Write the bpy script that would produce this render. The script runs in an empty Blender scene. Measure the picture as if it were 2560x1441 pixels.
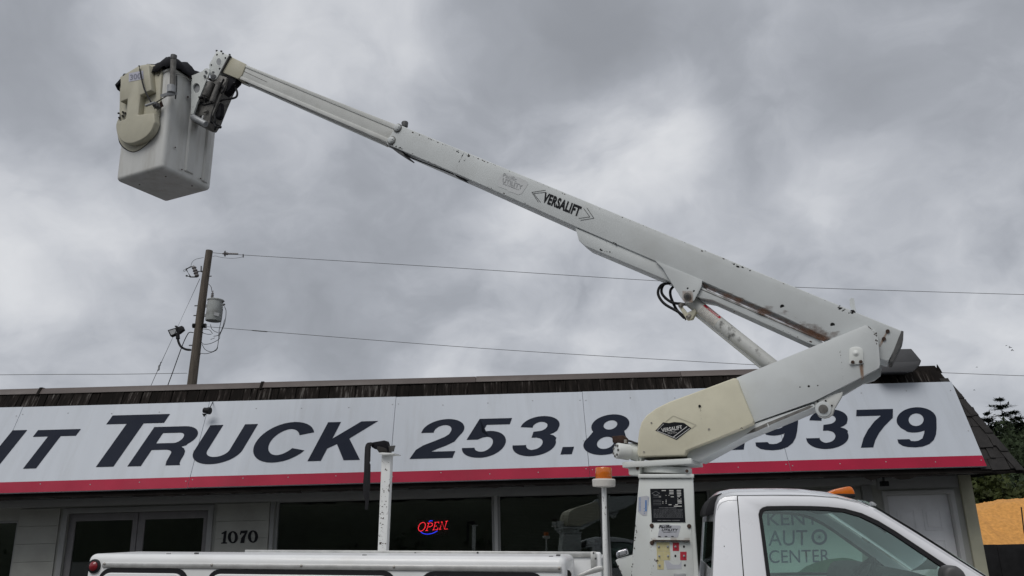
import bpy, bmesh, math, random
from mathutils import Vector, Matrix, noise
V = Vector
R = math.radians
random.seed(7)
S = bpy.context.scene
COL = S.collection

# ------------------------------------------------------------------ camera
F = 2000.0            # focal length in photo pixels (2560 wide)
PITCH = R(16.7)
ROLL = 0.027
EYE = V((0, 0, 1.86))
FW = V((0, math.cos(PITCH), math.sin(PITCH)))
_r = V((1, 0, 0)); _u = _r.cross(FW)
RT = _r*math.cos(ROLL) - _u*math.sin(ROLL)
UP = _u*math.cos(ROLL) + _r*math.sin(ROLL)
cd = bpy.data.cameras.new('camera'); cam = bpy.data.objects.new('camera', cd); COL.objects.link(cam)
cd.sensor_width = 36; cd.lens = 36*F/2560; cd.clip_end = 3000; cd.clip_start = 0.05
m = Matrix((RT, UP, -FW)).transposed().to_4x4(); m.translation = EYE
cam.matrix_world = m
S.camera = cam

# ------------------------------------------------------------------ view, sky, sun
S.view_settings.view_transform = 'Standard'; S.view_settings.look = 'None'
S.view_settings.exposure = 0.0; S.view_settings.gamma = 1
SUN_EL, SUN_AZ = R(50), R(205)      # azimuth clockwise from +Y: behind the camera, to the left
w = bpy.data.worlds.new('World'); S.world = w; w.use_nodes = True
nt = w.node_tree; N = nt.nodes; L = nt.links
for n in list(N): N.remove(n)
def nd(t, **k):
    n = N.new(t)
    for a, b in k.items():
        if a.startswith('i_'): n.inputs[a[2:]].default_value = b
        else: setattr(n, a, b)
    return n
def mth(op, a, b=None, clamp=False):
    n = N.new('ShaderNodeMath'); n.operation = op; n.use_clamp = clamp
    for i, q in enumerate((a, b)):
        if q is None: continue
        if isinstance(q, (int, float)): n.inputs[i].default_value = q
        else: L.new(q, n.inputs[i])
    return n.outputs[0]
def vdir(px, py):
    d = FW + RT*((px-1280)/F) - UP*((py-720.5)/F); return d.normalized()
out = nd('ShaderNodeOutputWorld'); bg = nd('ShaderNodeBackground')
sky = nd('ShaderNodeTexSky'); sky.sky_type = 'NISHITA'; sky.sun_disc = False
sky.sun_elevation = SUN_EL; sky.sun_rotation = SUN_AZ
tc = nd('ShaderNodeTexCoord')
sep = nd('ShaderNodeSeparateXYZ'); L.new(tc.outputs['Generated'], sep.inputs[0])
zc = mth('ADD', mth('MAXIMUM', sep.outputs[2], 0.0), 0.6)
ux = mth('DIVIDE', sep.outputs[0], zc); uy = mth('DIVIDE', sep.outputs[1], zc)
cmb = nd('ShaderNodeCombineXYZ'); L.new(ux, cmb.inputs[0]); L.new(uy, cmb.inputs[1])
# the cloud pattern is stirred by a slower noise, so edges curl instead of running straight
wn = nd('ShaderNodeTexNoise'); wn.inputs['Scale'].default_value = 5.0; wn.inputs['Detail'].default_value = 4; wn.inputs['Roughness'].default_value = 0.48; L.new(cmb.outputs[0], wn.inputs['Vector'])
def vm(op, a, b):
    n = nd('ShaderNodeVectorMath', operation=op)
    for i, q in enumerate((a, b)):
        if isinstance(q, (tuple, Vector)): n.inputs[i].default_value = q
        elif isinstance(q, float): n.inputs['Scale'].default_value = q
        else: L.new(q, n.inputs[i])
    return n.outputs[0]
wv = vm('SUBTRACT', wn.outputs['Color'], (0.5, 0.5, 0.5))
cwarp = vm('ADD', cmb.outputs[0], vm('SCALE', wv, 0.19)); dwarp = vm('ADD', tc.outputs['Generated'], vm('SCALE', wv, 0.085))
nrm = nd('ShaderNodeVectorMath', operation='NORMALIZE'); L.new(dwarp, nrm.inputs[0]); dwarp = nrm.outputs[0]
def noi(scale, detail, rough, dist, off):
    mp = nd('ShaderNodeMapping'); L.new(cwarp, mp.inputs[0]); mp.inputs['Location'].default_value = off
    n = nd('ShaderNodeTexNoise'); n.inputs['Scale'].default_value = scale; n.inputs['Detail'].default_value = detail
    n.inputs['Roughness'].default_value = rough; n.inputs['Distortion'].default_value = dist
    L.new(mp.outputs[0], n.inputs['Vector']); return n.outputs['Fac']
big = noi(1.6, 3, 0.45, 0.2, (17.32, 8.48, 4.2)); mid = noi(3.9, 9, 0.52, 0.15, (11.86, 21.82, 5.4)); fine = noi(12.0, 7, 0.55, 0.2, (7, 2, 0))
val = mth('ADD', mth('ADD', mth('MULTIPLY', big, 0.25), mth('MULTIPLY', mid, 0.60)), mth('MULTIPLY', fine, 0.13))
# the broad bright breaks and dark rolls of this cloud deck (px, py, half-width in degrees, amount)
for (px, py, hw, am) in ((1600, 340, 4.5, .10), (1400, 400, 5, .06), (1720, 430, 3.5, .05), (1230, 930, 4.5, .08), (560, 60, 8, .045), (900, 90, 7, .045), (2230, 560, 6, .04), (150, 600, 8, .04), (1900, 640, 5, .03),
                         (1300, 150, 7, -.075), (2080, 480, 8, -.075), (1800, 90, 9, -.06), (2480, 120, 9, -.06), (700, 740, 8, -.05), (330, 780, 7, -.04), (1020, 480, 5, -.045), (130, 190, 6, -.07), (1500, 760, 7, .03)):
    c = vdir(px, py)
    dt = nd('ShaderNodeVectorMath', operation='DOT_PRODUCT'); L.new(dwarp, dt.inputs[0]); dt.inputs[1].default_value = c
    mr = nd('ShaderNodeMapRange', interpolation_type='SMOOTHERSTEP'); L.new(dt.outputs['Value'], mr.inputs[0])
    mr.inputs[1].default_value = math.cos(R(hw*1.5)); mr.inputs[2].default_value = 1.0; mr.inputs[3].default_value = 0; mr.inputs[4].default_value = am
    # broken edges: the lobe is modulated by the mid noise
    val = mth('ADD', val, mth('MULTIPLY', mr.outputs[0], mth('MULTIPLY', mid, 2.0)))
ramp = nd('ShaderNodeValToRGB'); cr = ramp.color_ramp; cr.interpolation = 'B_SPLINE'
cr.elements[0].position = 0.30; cr.elements[0].color = (0.285, 0.30, 0.33, 1)
cr.elements[1].position = 0.72; cr.elements[1].color = (0.80, 0.81, 0.83, 1)
for p, c in ((0.41, (0.37, 0.39, 0.43)), (0.47, (0.455, 0.475, 0.518)), (0.56, (0.578, 0.597, 0.638))):
    e = cr.elements.new(p); e.color = (*c, 1)
L.new(val, ramp.inputs[0])
skm = nd('ShaderNodeMix', data_type='RGBA', blend_type='MULTIPLY'); skm.inputs['Factor'].default_value = 1
L.new(sky.outputs[0], skm.inputs['A']); skm.inputs['B'].default_value = (0.06, 0.06, 0.06, 1)
mx = nd('ShaderNodeMix', data_type='RGBA'); mx.inputs['Factor'].default_value = 0.95
L.new(skm.outputs['Result'], mx.inputs['A']); L.new(ramp.outputs[0], mx.inputs['B'])
L.new(mx.outputs['Result'], bg.inputs[0]); bg.inputs[1].default_value = 1.0
L.new(bg.outputs[0], out.inputs[0])
sd = bpy.data.lights.new('sun', 'SUN'); sd.energy = 1.45; sd.angle = R(35); sd.color = (1, 0.97, 0.93)
sun = bpy.data.objects.new('sun', sd); COL.objects.link(sun)
_sd = V((math.sin(SUN_AZ)*math.cos(SUN_EL), math.cos(SUN_AZ)*math.cos(SUN_EL), math.sin(SUN_EL)))
sun.rotation_euler = _sd.to_track_quat('Z', 'Y').to_euler(); sun.location = (-5, -10, 20)

# ------------------------------------------------------------------ materials
M = {}
def mat(name, col, rough=0.5, metal=0.0, var=0.08, scale=6.0, bump=0.0, bscale=60.0, coat=0.0, dirt=None, dirt_amt=0.0, dirt_scale=2.0,
        stretch=(1, 1, 1), chips=None, chip_t=0.70, chip_scale=9.0, spec=0.5):
    mt = bpy.data.materials.new(name); mt.use_nodes = True; M[name] = mt
    t = mt.node_tree; n = t.nodes; l = t.links; b = n['Principled BSDF']
    b.inputs['Roughness'].default_value = rough; b.inputs['Metallic'].default_value = metal
    b.inputs['Coat Weight'].default_value = coat; b.inputs['Coat Roughness'].default_value = 0.08
    b.inputs['Specular IOR Level'].default_value = spec
    g = n.new('ShaderNodeNewGeometry')
    mp = n.new('ShaderNodeMapping'); mp.inputs['Scale'].default_value = stretch; l.new(g.outputs['Position'], mp.inputs[0])
    def nz(sc, det=5, rg=0.55):
        q = n.new('ShaderNodeTexNoise'); q.inputs['Scale'].default_value = sc; q.inputs['Detail'].default_value = det; q.inputs['Roughness'].default_value = rg
        l.new(mp.outputs[0], q.inputs['Vector']); return q.outputs['Fac']
    def mixc(f, a, bb):
        q = n.new('ShaderNodeMix'); q.data_type = 'RGBA'; l.new(f, q.inputs['Factor'])
        for k, x in (('A', a), ('B', bb)):
            if isinstance(x, tuple): q.inputs[k].default_value = (*x, 1)
            else: l.new(x, q.inputs[k])
        return q.outputs['Result']
    def rng(f, a, bb):
        q = n.new('ShaderNodeMapRange'); l.new(f, q.inputs[0]); q.inputs[1].default_value = a; q.inputs[2].default_value = bb; return q.outputs[0]
    c0 = tuple(max(0, x*(1-var)) for x in col); c1 = tuple(min(1, x*(1+var)) for x in col)
    c = mixc(rng(nz(scale), 0.3, 0.7), c0, c1)
    if dirt:
        f = rng(nz(dirt_scale, 8, 0.65), 0.50, 0.78); q = n.new('ShaderNodeMath'); q.operation = 'MULTIPLY'; l.new(f, q.inputs[0]); q.inputs[1].default_value = dirt_amt
        c = mixc(q.outputs[0], c, dirt)
    if chips:
        c = mixc(rng(nz(chip_scale, 6, 0.7), chip_t, chip_t+0.015), c, chips)
    l.new(c, b.inputs['Base Color'])
    if var > 0 and metal < 0.5:
        rr = n.new('ShaderNodeMapRange'); l.new(nz(scale*2.3), rr.inputs[0]); rr.inputs[3].default_value = max(0.02, rough-0.08); rr.inputs[4].default_value = min(1, rough+0.1)
        l.new(rr.outputs[0], b.inputs['Roughness'])
    if bump:
        bp = n.new('ShaderNodeBump'); bp.inputs['Strength'].default_value = bump; bp.inputs['Distance'].default_value = 0.02
        l.new(nz(bscale, 6, 0.6), bp.inputs['Height']); l.new(bp.outputs[0], b.inputs['Normal'])
    return mt
mat('boom_white', (0.565, 0.59, 0.59), 0.5, var=0.05, scale=3, dirt=(0.36, 0.36, 0.33), dirt_amt=0.35, dirt_scale=2.2, chips=(0.05, 0.04, 0.035), chip_t=0.775, chip_scale=16, spec=0.35)
mat('inner_boom_white', (0.55, 0.56, 0.54), 0.5, var=0.08, scale=4, dirt=(0.31, 0.30, 0.26), dirt_amt=0.55, dirt_scale=3)
mat('pedestal_white', (0.67, 0.695, 0.675), 0.4, var=0.04, scale=3, dirt=(0.45, 0.42, 0.36), dirt_amt=0.3, chips=(0.06, 0.035, 0.025), chip_t=0.725, chip_scale=17)
mat('cream_fiberglass', (0.62, 0.59, 0.455), 0.55, var=0.06, scale=5, dirt=(0.40, 0.36, 0.25), dirt_amt=0.35, dirt_scale=4, bump=0.05, bscale=90)
mat('bucket_white', (0.60, 0.605, 0.585), 0.5, var=0.05, scale=4, dirt=(0.33, 0.31, 0.26), dirt_amt=0.6, dirt_scale=3, stretch=(2.2, 2.2, 0.45), bump=0.03, bscale=70)
mat('bucket_cream', (0.46, 0.44, 0.345), 0.6, var=0.07, scale=5, dirt=(0.34, 0.30, 0.2), dirt_amt=0.4, dirt_scale=4)
mat('cab_white', (0.86, 0.87, 0.90), 0.28, var=0.015, scale=2, coat=0.7, dirt=(0.66, 0.65, 0.62), dirt_amt=0.22, dirt_scale=1.6)
mat('body_white', (0.78, 0.79, 0.79), 0.35, var=0.03, scale=2, coat=0.25, dirt=(0.5, 0.48, 0.42), dirt_amt=0.25, dirt_scale=3)
mat('post_white', (0.72, 0.73, 0.72), 0.45, var=0.04, chips=(0.05, 0.035, 0.03), chip_t=0.62, chip_scale=22, dirt=(0.4, 0.33, 0.25), dirt_amt=0.35, stretch=(1, 1, 0.45))
mat('aluminium', (0.62, 0.62, 0.60), 0.42, metal=0.75, var=0.12, scale=14, dirt=(0.3, 0.29, 0.27), dirt_amt=0.4, dirt_scale=8)
mat('grey_metal', (0.34, 0.35, 0.36), 0.5, metal=0.3, var=0.12, scale=18)
mat('dark_metal', (0.075, 0.075, 0.075), 0.55, metal=0.2, var=0.3, scale=20)
mat('grimy_metal', (0.15, 0.145, 0.135), 0.6, metal=0.25, var=0.35, scale=22, bump=0.2, bscale=60)
mat('black_rubber', (0.013, 0.013, 0.015), 0.6, var=0.15, scale=20, spec=0.25)
mat('black_cloth', (0.010, 0.010, 0.013), 0.75, var=0.25, scale=8, bump=0.35, bscale=14, spec=0.15)
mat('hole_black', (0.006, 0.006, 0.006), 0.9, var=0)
mat('rusty_bolt', (0.055, 0.03, 0.02), 0.8, var=0.4, scale=90)
mat('zinc_bolt', (0.35, 0.33, 0.30), 0.5, metal=0.5, var=0.2, scale=60)
mat('amber', (0.60, 0.145, 0.014), 0.18, var=0.1, scale=30, coat=0.4)
mat('red_lens', (0.22, 0.012, 0.018), 0.2, var=0.1, scale=50, coat=0.4)
mat('beacon_base', (0.62, 0.60, 0.56), 0.5, var=0.06, scale=14, dirt=(0.35, 0.3, 0.24), dirt_amt=0.3)
mat('decal_black', (0.012, 0.013, 0.016), 0.55, var=0.1, spec=0.12)
mat('decal_white', (0.62, 0.62, 0.60), 0.5, var=0.08, scale=30)
mat('decal_grey', (0.30, 0.31, 0.32), 0.5, var=0.1, scale=30)
mat('faded_print', (0.20, 0.205, 0.215), 0.55, var=0.35, scale=25)
mat('decal_silver', (0.47, 0.48, 0.52), 0.4, var=0.04)
mat('faded_patch', (0.52, 0.535, 0.54), 0.5, var=0.05, scale=9)
mat('decal_blue', (0.06, 0.2, 0.5), 0.5, var=0.25, scale=60)
mat('decal_red', (0.45, 0.025, 0.045), 0.45, var=0.08, scale=30)
mat('decal_yellow', (0.56, 0.50, 0.27), 0.5, var=0.06, scale=30)
mat('label_paper', (0.62, 0.60, 0.55), 0.6, var=0.15, scale=30)
mat('sticker_violet', (0.50, 0.50, 0.58), 0.5, var=0.05)
mat('print_violet', (0.22, 0.22, 0.28), 0.5, var=0.1)
mat('sign_white', (0.49, 0.525, 0.575), 0.5, var=0.03, scale=0.9, dirt=(0.38, 0.40, 0.42), dirt_amt=0.5, dirt_scale=1.3, stretch=(5, 1, 0.55), bump=0.12, bscale=0.8)
mat('sign_navy', (0.011, 0.0155, 0.029), 0.6, var=0.08, scale=2, spec=0.12)
mat('sign_red', (0.34, 0.010, 0.040), 0.55, var=0.14, scale=1.6, spec=0.2)
mat('wall_paint', (0.34, 0.345, 0.32), 0.75, var=0.07, scale=2.5, dirt=(0.15, 0.15, 0.13), dirt_amt=0.4, dirt_scale=1.4, bump=0.08, bscale=40)
mat('trim_grey', (0.29, 0.295, 0.295), 0.6, var=0.08, scale=4, dirt=(0.12, 0.12, 0.11), dirt_amt=0.3)
mat('trim_light', (0.46, 0.465, 0.46), 0.6, var=0.08, scale=4, dirt=(0.2, 0.2, 0.17), dirt_amt=0.4)
mat('corner_board', (0.42, 0.41, 0.31), 0.7, var=0.1, scale=3, dirt=(0.25, 0.25, 0.17), dirt_amt=0.5, dirt_scale=2)
mat('door_paint', (0.74, 0.75, 0.77), 0.5, var=0.04, scale=3, dirt=(0.3, 0.3, 0.3), dirt_amt=0.3)
mat('door_frame_metal', (0.17, 0.165, 0.17), 0.5, var=0.1, scale=6)
mat('soffit', (0.15, 0.15, 0.145), 0.8, var=0.15, scale=2, dirt=(0.07, 0.07, 0.06), dirt_amt=0.5)
mat('flashing', (0.085, 0.066, 0.060), 0.5, var=0.12, scale=3, dirt=(0.06, 0.05, 0.045), dirt_amt=0.3)
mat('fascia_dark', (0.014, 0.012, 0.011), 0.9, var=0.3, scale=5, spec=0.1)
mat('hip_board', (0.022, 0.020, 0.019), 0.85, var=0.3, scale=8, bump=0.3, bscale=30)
mat('interior', (0.11, 0.11, 0.115), 0.9, var=0.1)
mat('blind', (0.15, 0.15, 0.13), 0.6, var=0.1, scale=2)
mat('asphalt', (0.055, 0.055, 0.056), 0.9, var=0.25, scale=3, bump=0.3, bscale=90)
mat('concrete', (0.30, 0.295, 0.28), 0.85, var=0.12, scale=3, bump=0.2, bscale=50)
mat('pole_wood', (0.10, 0.083, 0.066), 0.85, var=0.35, scale=10, stretch=(3, 3, 0.25), bump=0.5, bscale=12, dirt=(0.03, 0.027, 0.022), dirt_amt=0.7, dirt_scale=3)
mat('transformer_grey', (0.36, 0.38, 0.37), 0.6, var=0.1, scale=6, dirt=(0.09, 0.07, 0.05), dirt_amt=0.8, dirt_scale=3.5)
mat('porcelain', (0.16, 0.15, 0.15), 0.3, var=0.1)
mat('vent_grey', (0.075, 0.076, 0.08), 0.55, var=0.12, scale=4, dirt=(0.04, 0.04, 0.04), dirt_amt=0.6)
mat('sawdust', (0.60, 0.29, 0.075), 0.95, var=0.2, scale=14, bump=0.35, bscale=30, dirt=(0.40, 0.19, 0.05), dirt_amt=0.5, dirt_scale=2.0)
mat('bin_black', (0.014, 0.014, 0.015), 0.8, var=0.3, scale=4, spec=0.15)
mat('needles', (0.022, 0.038, 0.024), 0.8, var=0.4, scale=0.7, spec=0.2)
mat('leaves_dark', (0.030, 0.044, 0.020), 0.8, var=0.45, scale=0.15, spec=0.2)
mat('leaves_light', (0.036, 0.046, 0.011), 0.7, var=0.35, scale=1.2, spec=0.2)
mat('bark', (0.05, 0.04, 0.03), 0.9, var=0.3, scale=4)
mat('hill_earth', (0.030, 0.036, 0.020), 0.95, var=0.3, scale=0.3)
mat('seat_cloth', (0.10, 0.10, 0.105), 0.9, var=0.1, scale=30)
mat('banner_white', (0.80, 0.83, 0.83), 0.5, var=0.04)
mat('banner_blue', (0.03, 0.055, 0.16), 0.5, var=0.08)
mat('banner_green', (0.03, 0.15, 0.055), 0.5, var=0.25, scale=5)
mat('bird', (0.02, 0.02, 0.022), 0.8, var=0)
mat('chrome', (0.6, 0.6, 0.62), 0.15, metal=1.0, var=0.05)
mat('rust_brown', (0.035, 0.017, 0.011), 0.9, var=0.5, scale=40)
mat('tyre', (0.02, 0.02, 0.02), 0.8, var=0.2, scale=20)

def glass(name, tint, refl, rough=0.0):
    mt = bpy.data.materials.new(name); mt.use_nodes = True; M[name] = mt
    t = mt.node_tree; n = t.nodes; l = t.links
    for q in list(n): n.remove(q)
    o = n.new('ShaderNodeOutputMaterial'); tr = n.new('ShaderNodeBsdfTransparent'); tr.inputs[0].default_value = (*tint, 1)
    gl = n.new('ShaderNodeBsdfGlossy'); gl.inputs['Roughness'].default_value = rough; gl.inputs[0].default_value = (0.95, 1, 0.98, 1)
    fr = n.new('ShaderNodeFresnel'); fr.inputs[0].default_value = refl
    mxs = n.new('ShaderNodeMixShader'); l.new(fr.outputs[0], mxs.inputs[0]); l.new(tr.outputs[0], mxs.inputs[1]); l.new(gl.outputs[0], mxs.inputs[2]); l.new(mxs.outputs[0], o.inputs[0])
glass('window_glass', (0.72, 0.75, 0.74), 1.75)
glass('cab_glass', (0.76, 0.88, 0.83), 1.9)
def emit(name, col, st):
    mt = bpy.data.materials.new(name); mt.use_nodes = True; M[name] = mt
    b = mt.node_tree.nodes['Principled BSDF']; b.inputs['Base Color'].default_value = (*col, 1)
    b.inputs['Emission Color'].default_value = (*col, 1); b.inputs['Emission Strength'].default_value = st
emit('neon_red', (1.0, 0.03, 0.05), 2.2); emit('neon_blue', (0.03, 0.05, 1.0), 2.2)
# weathered shake: pale lengthwise streaks on nearly black wood
def shake_mat():
    mt = bpy.data.materials.new('shake'); mt.use_nodes = True; M['shake'] = mt
    t = mt.node_tree; n = t.nodes; l = t.links; b = n['Principled BSDF']; b.inputs['Roughness'].default_value = 0.9; b.inputs['Specular IOR Level'].default_value = 0.1
    g = n.new('ShaderNodeNewGeometry'); mp = n.new('ShaderNodeMapping'); mp.inputs['Scale'].default_value = (30, 4, 2.2); l.new(g.outputs['Position'], mp.inputs[0])
    q = n.new('ShaderNodeTexNoise'); q.inputs['Scale'].default_value = 1; q.inputs['Detail'].default_value = 6; q.inputs['Roughness'].default_value = 0.65; l.new(mp.outputs[0], q.inputs['Vector'])
    r_ = n.new('ShaderNodeValToRGB'); e = r_.color_ramp.elements; e[0].position = 0.46; e[0].color = (0.009, 0.0075, 0.0065, 1); e[1].position = 0.76; e[1].color = (0.15, 0.14, 0.13, 1)
    x = r_.color_ramp.elements.new(0.60); x.color = (0.022, 0.018, 0.016, 1)
    oi = n.new('ShaderNodeObjectInfo'); ad = n.new('ShaderNodeMath'); ad.operation = 'MULTIPLY_ADD'; l.new(oi.outputs['Random'], ad.inputs[0]); ad.inputs[1].default_value = 0.16; l.new(q.outputs['Fac'], ad.inputs[2])
    sb = n.new('ShaderNodeMath'); sb.operation = 'SUBTRACT'; l.new(ad.outputs[0], sb.inputs[0]); sb.inputs[1].default_value = 0.08
    l.new(sb.outputs[0], r_.inputs[0]); l.new(r_.outputs[0], b.inputs['Base Color'])
    bp = n.new('ShaderNodeBump'); bp.inputs['Strength'].default_value = 0.5; l.new(q.outputs['Fac'], bp.inputs['Height']); l.new(bp.outputs[0], b.inputs['Normal'])
shake_mat()
# stains: a sheet of rust or grime whose noise mask lets the paint show through
def stain(name, col, lo, hi, scale, stretch=(1, 1, 1)):
    mt = bpy.data.materials.new(name); mt.use_nodes = True; M[name] = mt
    t = mt.node_tree; n = t.nodes; l = t.links; b = n['Principled BSDF']; b.inputs['Base Color'].default_value = (*col, 1); b.inputs['Roughness'].default_value = 0.85
    o = n['Material Output']; tr = n.new('ShaderNodeBsdfTransparent'); ms = n.new('ShaderNodeMixShader')
    g = n.new('ShaderNodeNewGeometry'); mp = n.new('ShaderNodeMapping'); mp.inputs['Scale'].default_value = stretch; l.new(g.outputs['Position'], mp.inputs[0])
    q = n.new('ShaderNodeTexNoise'); q.inputs['Scale'].default_value = scale; q.inputs['Detail'].default_value = 7; q.inputs['Roughness'].default_value = 0.65; l.new(mp.outputs[0], q.inputs['Vector'])
    at = n.new('ShaderNodeAttribute'); at.attribute_name = 'fade'
    mu = n.new('ShaderNodeMath'); mu.operation = 'MULTIPLY_ADD'; l.new(at.outputs['Fac'], mu.inputs[0]); mu.inputs[1].default_value = 0.55; l.new(q.outputs['Fac'], mu.inputs[2])
    r_ = n.new('ShaderNodeMapRange'); l.new(mu.outputs[0], r_.inputs[0]); r_.inputs[1].default_value = lo; r_.inputs[2].default_value = hi
    l.new(r_.outputs[0], ms.inputs[0]); l.new(tr.outputs[0], ms.inputs[1]); l.new(b.outputs[0], ms.inputs[2]); l.new(ms.outputs[0], o.inputs[0])
stain('rust_stain', (0.10, 0.045, 0.022), 0.62, 1.0, 9, (1, 1, 2)); stain('red_stain', (0.17, 0.055, 0.05), 0.66, 1.05, 8)
stain('grime_stain', (0.035, 0.033, 0.03), 0.72, 0.98, 12, (1, 1, 1)); stain('rust_streak', (0.26, 0.12, 0.045), 0.5, 1.15, 20, (1, 1, 0.3))

# ------------------------------------------------------------------ geometry helpers
def ray(p): return FW + RT*((p[0]-1280)/F) - UP*((p[1]-720.5)/F)
def on(p, plane):
    d = ray(p); return EYE + d*((plane[0]-EYE).dot(plane[1])/d.dot(plane[1]))
def atY(p, Y):
    d = ray(p); return EYE + d*(Y/d.y)
def back(plane, d): return (plane[0]-plane[1]*d, plane[1])          # the same plane, d further from the viewer
def zz(ox, oy, s): return lambda *pts: [(ox+x/s, oy+y/s) for x, y in pts]
zBk = zz(240, 90, 3.202); zA = zz(900, 260, 3.792); zB = zz(1400, 520, 2.844); zC = zz(1480, 800, 3.122); zD = zz(360, 600, 3.792)
zE = zz(1440, 1100, 4.226); zF = zz(1740, 1180, 3.122); zG = zz(1900, 860, 3.603); zTip = zz(460, 100, 6.005); zCab = zz(1880, 1250, 4.741); zPed = zz(1560, 1190, 5.741)
zL1 = zz(0, 960, 4); zL2 = zz(0, 1180, 3.657); zL3 = zz(600, 1060, 3.657); zL4 = zz(1000, 1180, 4.571); zL5 = zz(700, 900, 3.2)

def link(name, me, material, parent=None, smooth=False):
    o = bpy.data.objects.new(name, me); COL.objects.link(o)
    if material and not me.materials: me.materials.append(M[material])
    if len(me.vertices):
        c = V((0, 0, 0)); lo = V((1e9,)*3); hi = V((-1e9,)*3)
        for v in me.vertices:
            for i in range(3): lo[i] = min(lo[i], v.co[i]); hi[i] = max(hi[i], v.co[i])
        c = (lo+hi)/2; me.transform(Matrix.Translation(-c)); o.location = c
    if smooth:
        for p in me.polygons: p.use_smooth = True
    if parent: adopt(o, parent)
    return o
ROOTLOC = {}
def wloc(o):
    t = V(o.location); p = o.parent
    if p: t = o.matrix_parent_inverse.translation + t + wloc(p)
    return t
def adopt(o, parent):
    o.parent = parent; o.matrix_parent_inverse = Matrix.Translation(-wloc(parent))
def tag(o, label=None, cat=None, group=None, kind=None):
    if label: o['label'] = label
    if cat: o['category'] = cat
    if group: o['group'] = group
    if kind: o['kind'] = kind
    return o
def thing(name, loc, label, cat, group=None):
    o = bpy.data.objects.new(name, None); COL.objects.link(o); o.location = loc; o.empty_display_size = 0.2
    return tag(o, label, cat, group)
def fin(bm, name, material, parent=None, bevel=0, seg=2, smooth=False, ang=30):
    bmesh.ops.recalc_face_normals(bm, faces=bm.faces)
    if bevel:
        es = [e for e in bm.edges if len(e.link_faces) == 2 and e.calc_face_angle(0) > R(ang)]
        try: bmesh.ops.bevel(bm, geom=es, offset=bevel, segments=seg, affect='EDGES', profile=0.5, clamp_overlap=True)
        except Exception: pass
    me = bpy.data.meshes.new(name); bm.to_mesh(me); bm.free()
    o = link(name, me, material, parent)
    if smooth or bevel:
        for p in me.polygons: p.use_smooth = True
        me.set_sharp_from_angle(angle=R(38))
    return o
def loopfill(bm, loops):
    def dd(l):
        q = [V(p) for p in l]; return [p for i, p in enumerate(q) if (p-q[i-1]).length > 1e-5]
    loops = [dd(l) for l in loops]
    if len(loops) == 1:
        return [bm.faces.new([bm.verts.new(p) for p in loops[0]])]
    es = []
    for lp in loops:
        vs = [bm.verts.new(p) for p in lp]
        es += [bm.edges.new((vs[i], vs[(i+1) % len(vs)])) for i in range(len(vs))]
    r_ = bmesh.ops.triangle_fill(bm, use_beauty=True, use_dissolve=False, edges=es)
    return [f for f in r_['geom'] if isinstance(f, bmesh.types.BMFace)]
def solid(name, loops, vec, material, parent=None, bevel=0, seg=2, smooth=False):
    """outline (with holes) in 3-D, thickened along vec"""
    bm = bmesh.new(); fs = loopfill(bm, loops)
    ex = bmesh.ops.extrude_face_region(bm, geom=fs)
    bmesh.ops.translate(bm, vec=vec, verts=[g for g in ex['geom'] if isinstance(g, bmesh.types.BMVert)])
    return fin(bm, name, material, parent, bevel, seg, smooth)
def plate(name, pts, plane, depth, material, parent=None, holes=(), off=0, bevel=0, seg=2, smooth=False):
    pl = back(plane, off)
    return solid(name, [[on(p, pl) for p in lp] for lp in [pts]+list(holes)], -plane[1]*depth, material, parent, bevel, seg, smooth)
def sheet(name, loops, material, parent=None):
    bm = bmesh.new(); loopfill(bm, loops); return fin(bm, name, material, parent)
def circ(c, rx, ry=None, n=24, a0=0.0, a1=360.0):
    ry = ry or rx; k = n if a1-a0 >= 360 else n+1
    return [(c[0]+rx*math.cos(R(a0+(a1-a0)*i/n)), c[1]+ry*math.sin(R(a0+(a1-a0)*i/n))) for i in range(k)]
def frame_of(d):
    d = d.normalized(); a = V((0, 0, 1)) if abs(d.z) < 0.9 else V((1, 0, 0)); x = d.cross(a).normalized(); return x, x.cross(d).normalized()
def add_cyl(bm, p0, p1, r0, r1=None, n=20, caps=True):
    r1 = r0 if r1 is None else r1; x, y = frame_of(p1-p0)
    A = [bm.verts.new(p0+(x*math.cos(2*math.pi*i/n)+y*math.sin(2*math.pi*i/n))*r0) for i in range(n)]
    B = [bm.verts.new(p1+(x*math.cos(2*math.pi*i/n)+y*math.sin(2*math.pi*i/n))*r1) for i in range(n)]
    for i in range(n): bm.faces.new((A[i], A[(i+1) % n], B[(i+1) % n], B[i]))
    if caps: bm.faces.new(A[::-1]); bm.faces.new(B)
def cyl(name, p0, p1, r0, material, parent=None, r1=None, n=20, bevel=0):
    bm = bmesh.new(); add_cyl(bm, V(p0), V(p1), r0, r1, n); return fin(bm, name, material, parent, bevel, smooth=True)
def add_lathe(bm, o, ax, prof, n=24):
    x, y = frame_of(ax); ax = ax.normalized(); rings = []
    for (r_, h) in prof:
        rings.append([bm.verts.new(o+ax*h+(x*math.cos(2*math.pi*i/n)+y*math.sin(2*math.pi*i/n))*max(r_, 1e-4)) for i in range(n)])
    for a, b in zip(rings, rings[1:]):
        for i in range(n): bm.faces.new((a[i], a[(i+1) % n], b[(i+1) % n], b[i]))
    bm.faces.new(rings[0][::-1]); bm.faces.new(rings[-1])
def lathe(name, o, ax, prof, material, parent=None, n=24):
    bm = bmesh.new(); add_lathe(bm, V(o), V(ax), prof, n); return fin(bm, name, material, parent, smooth=True)
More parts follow.
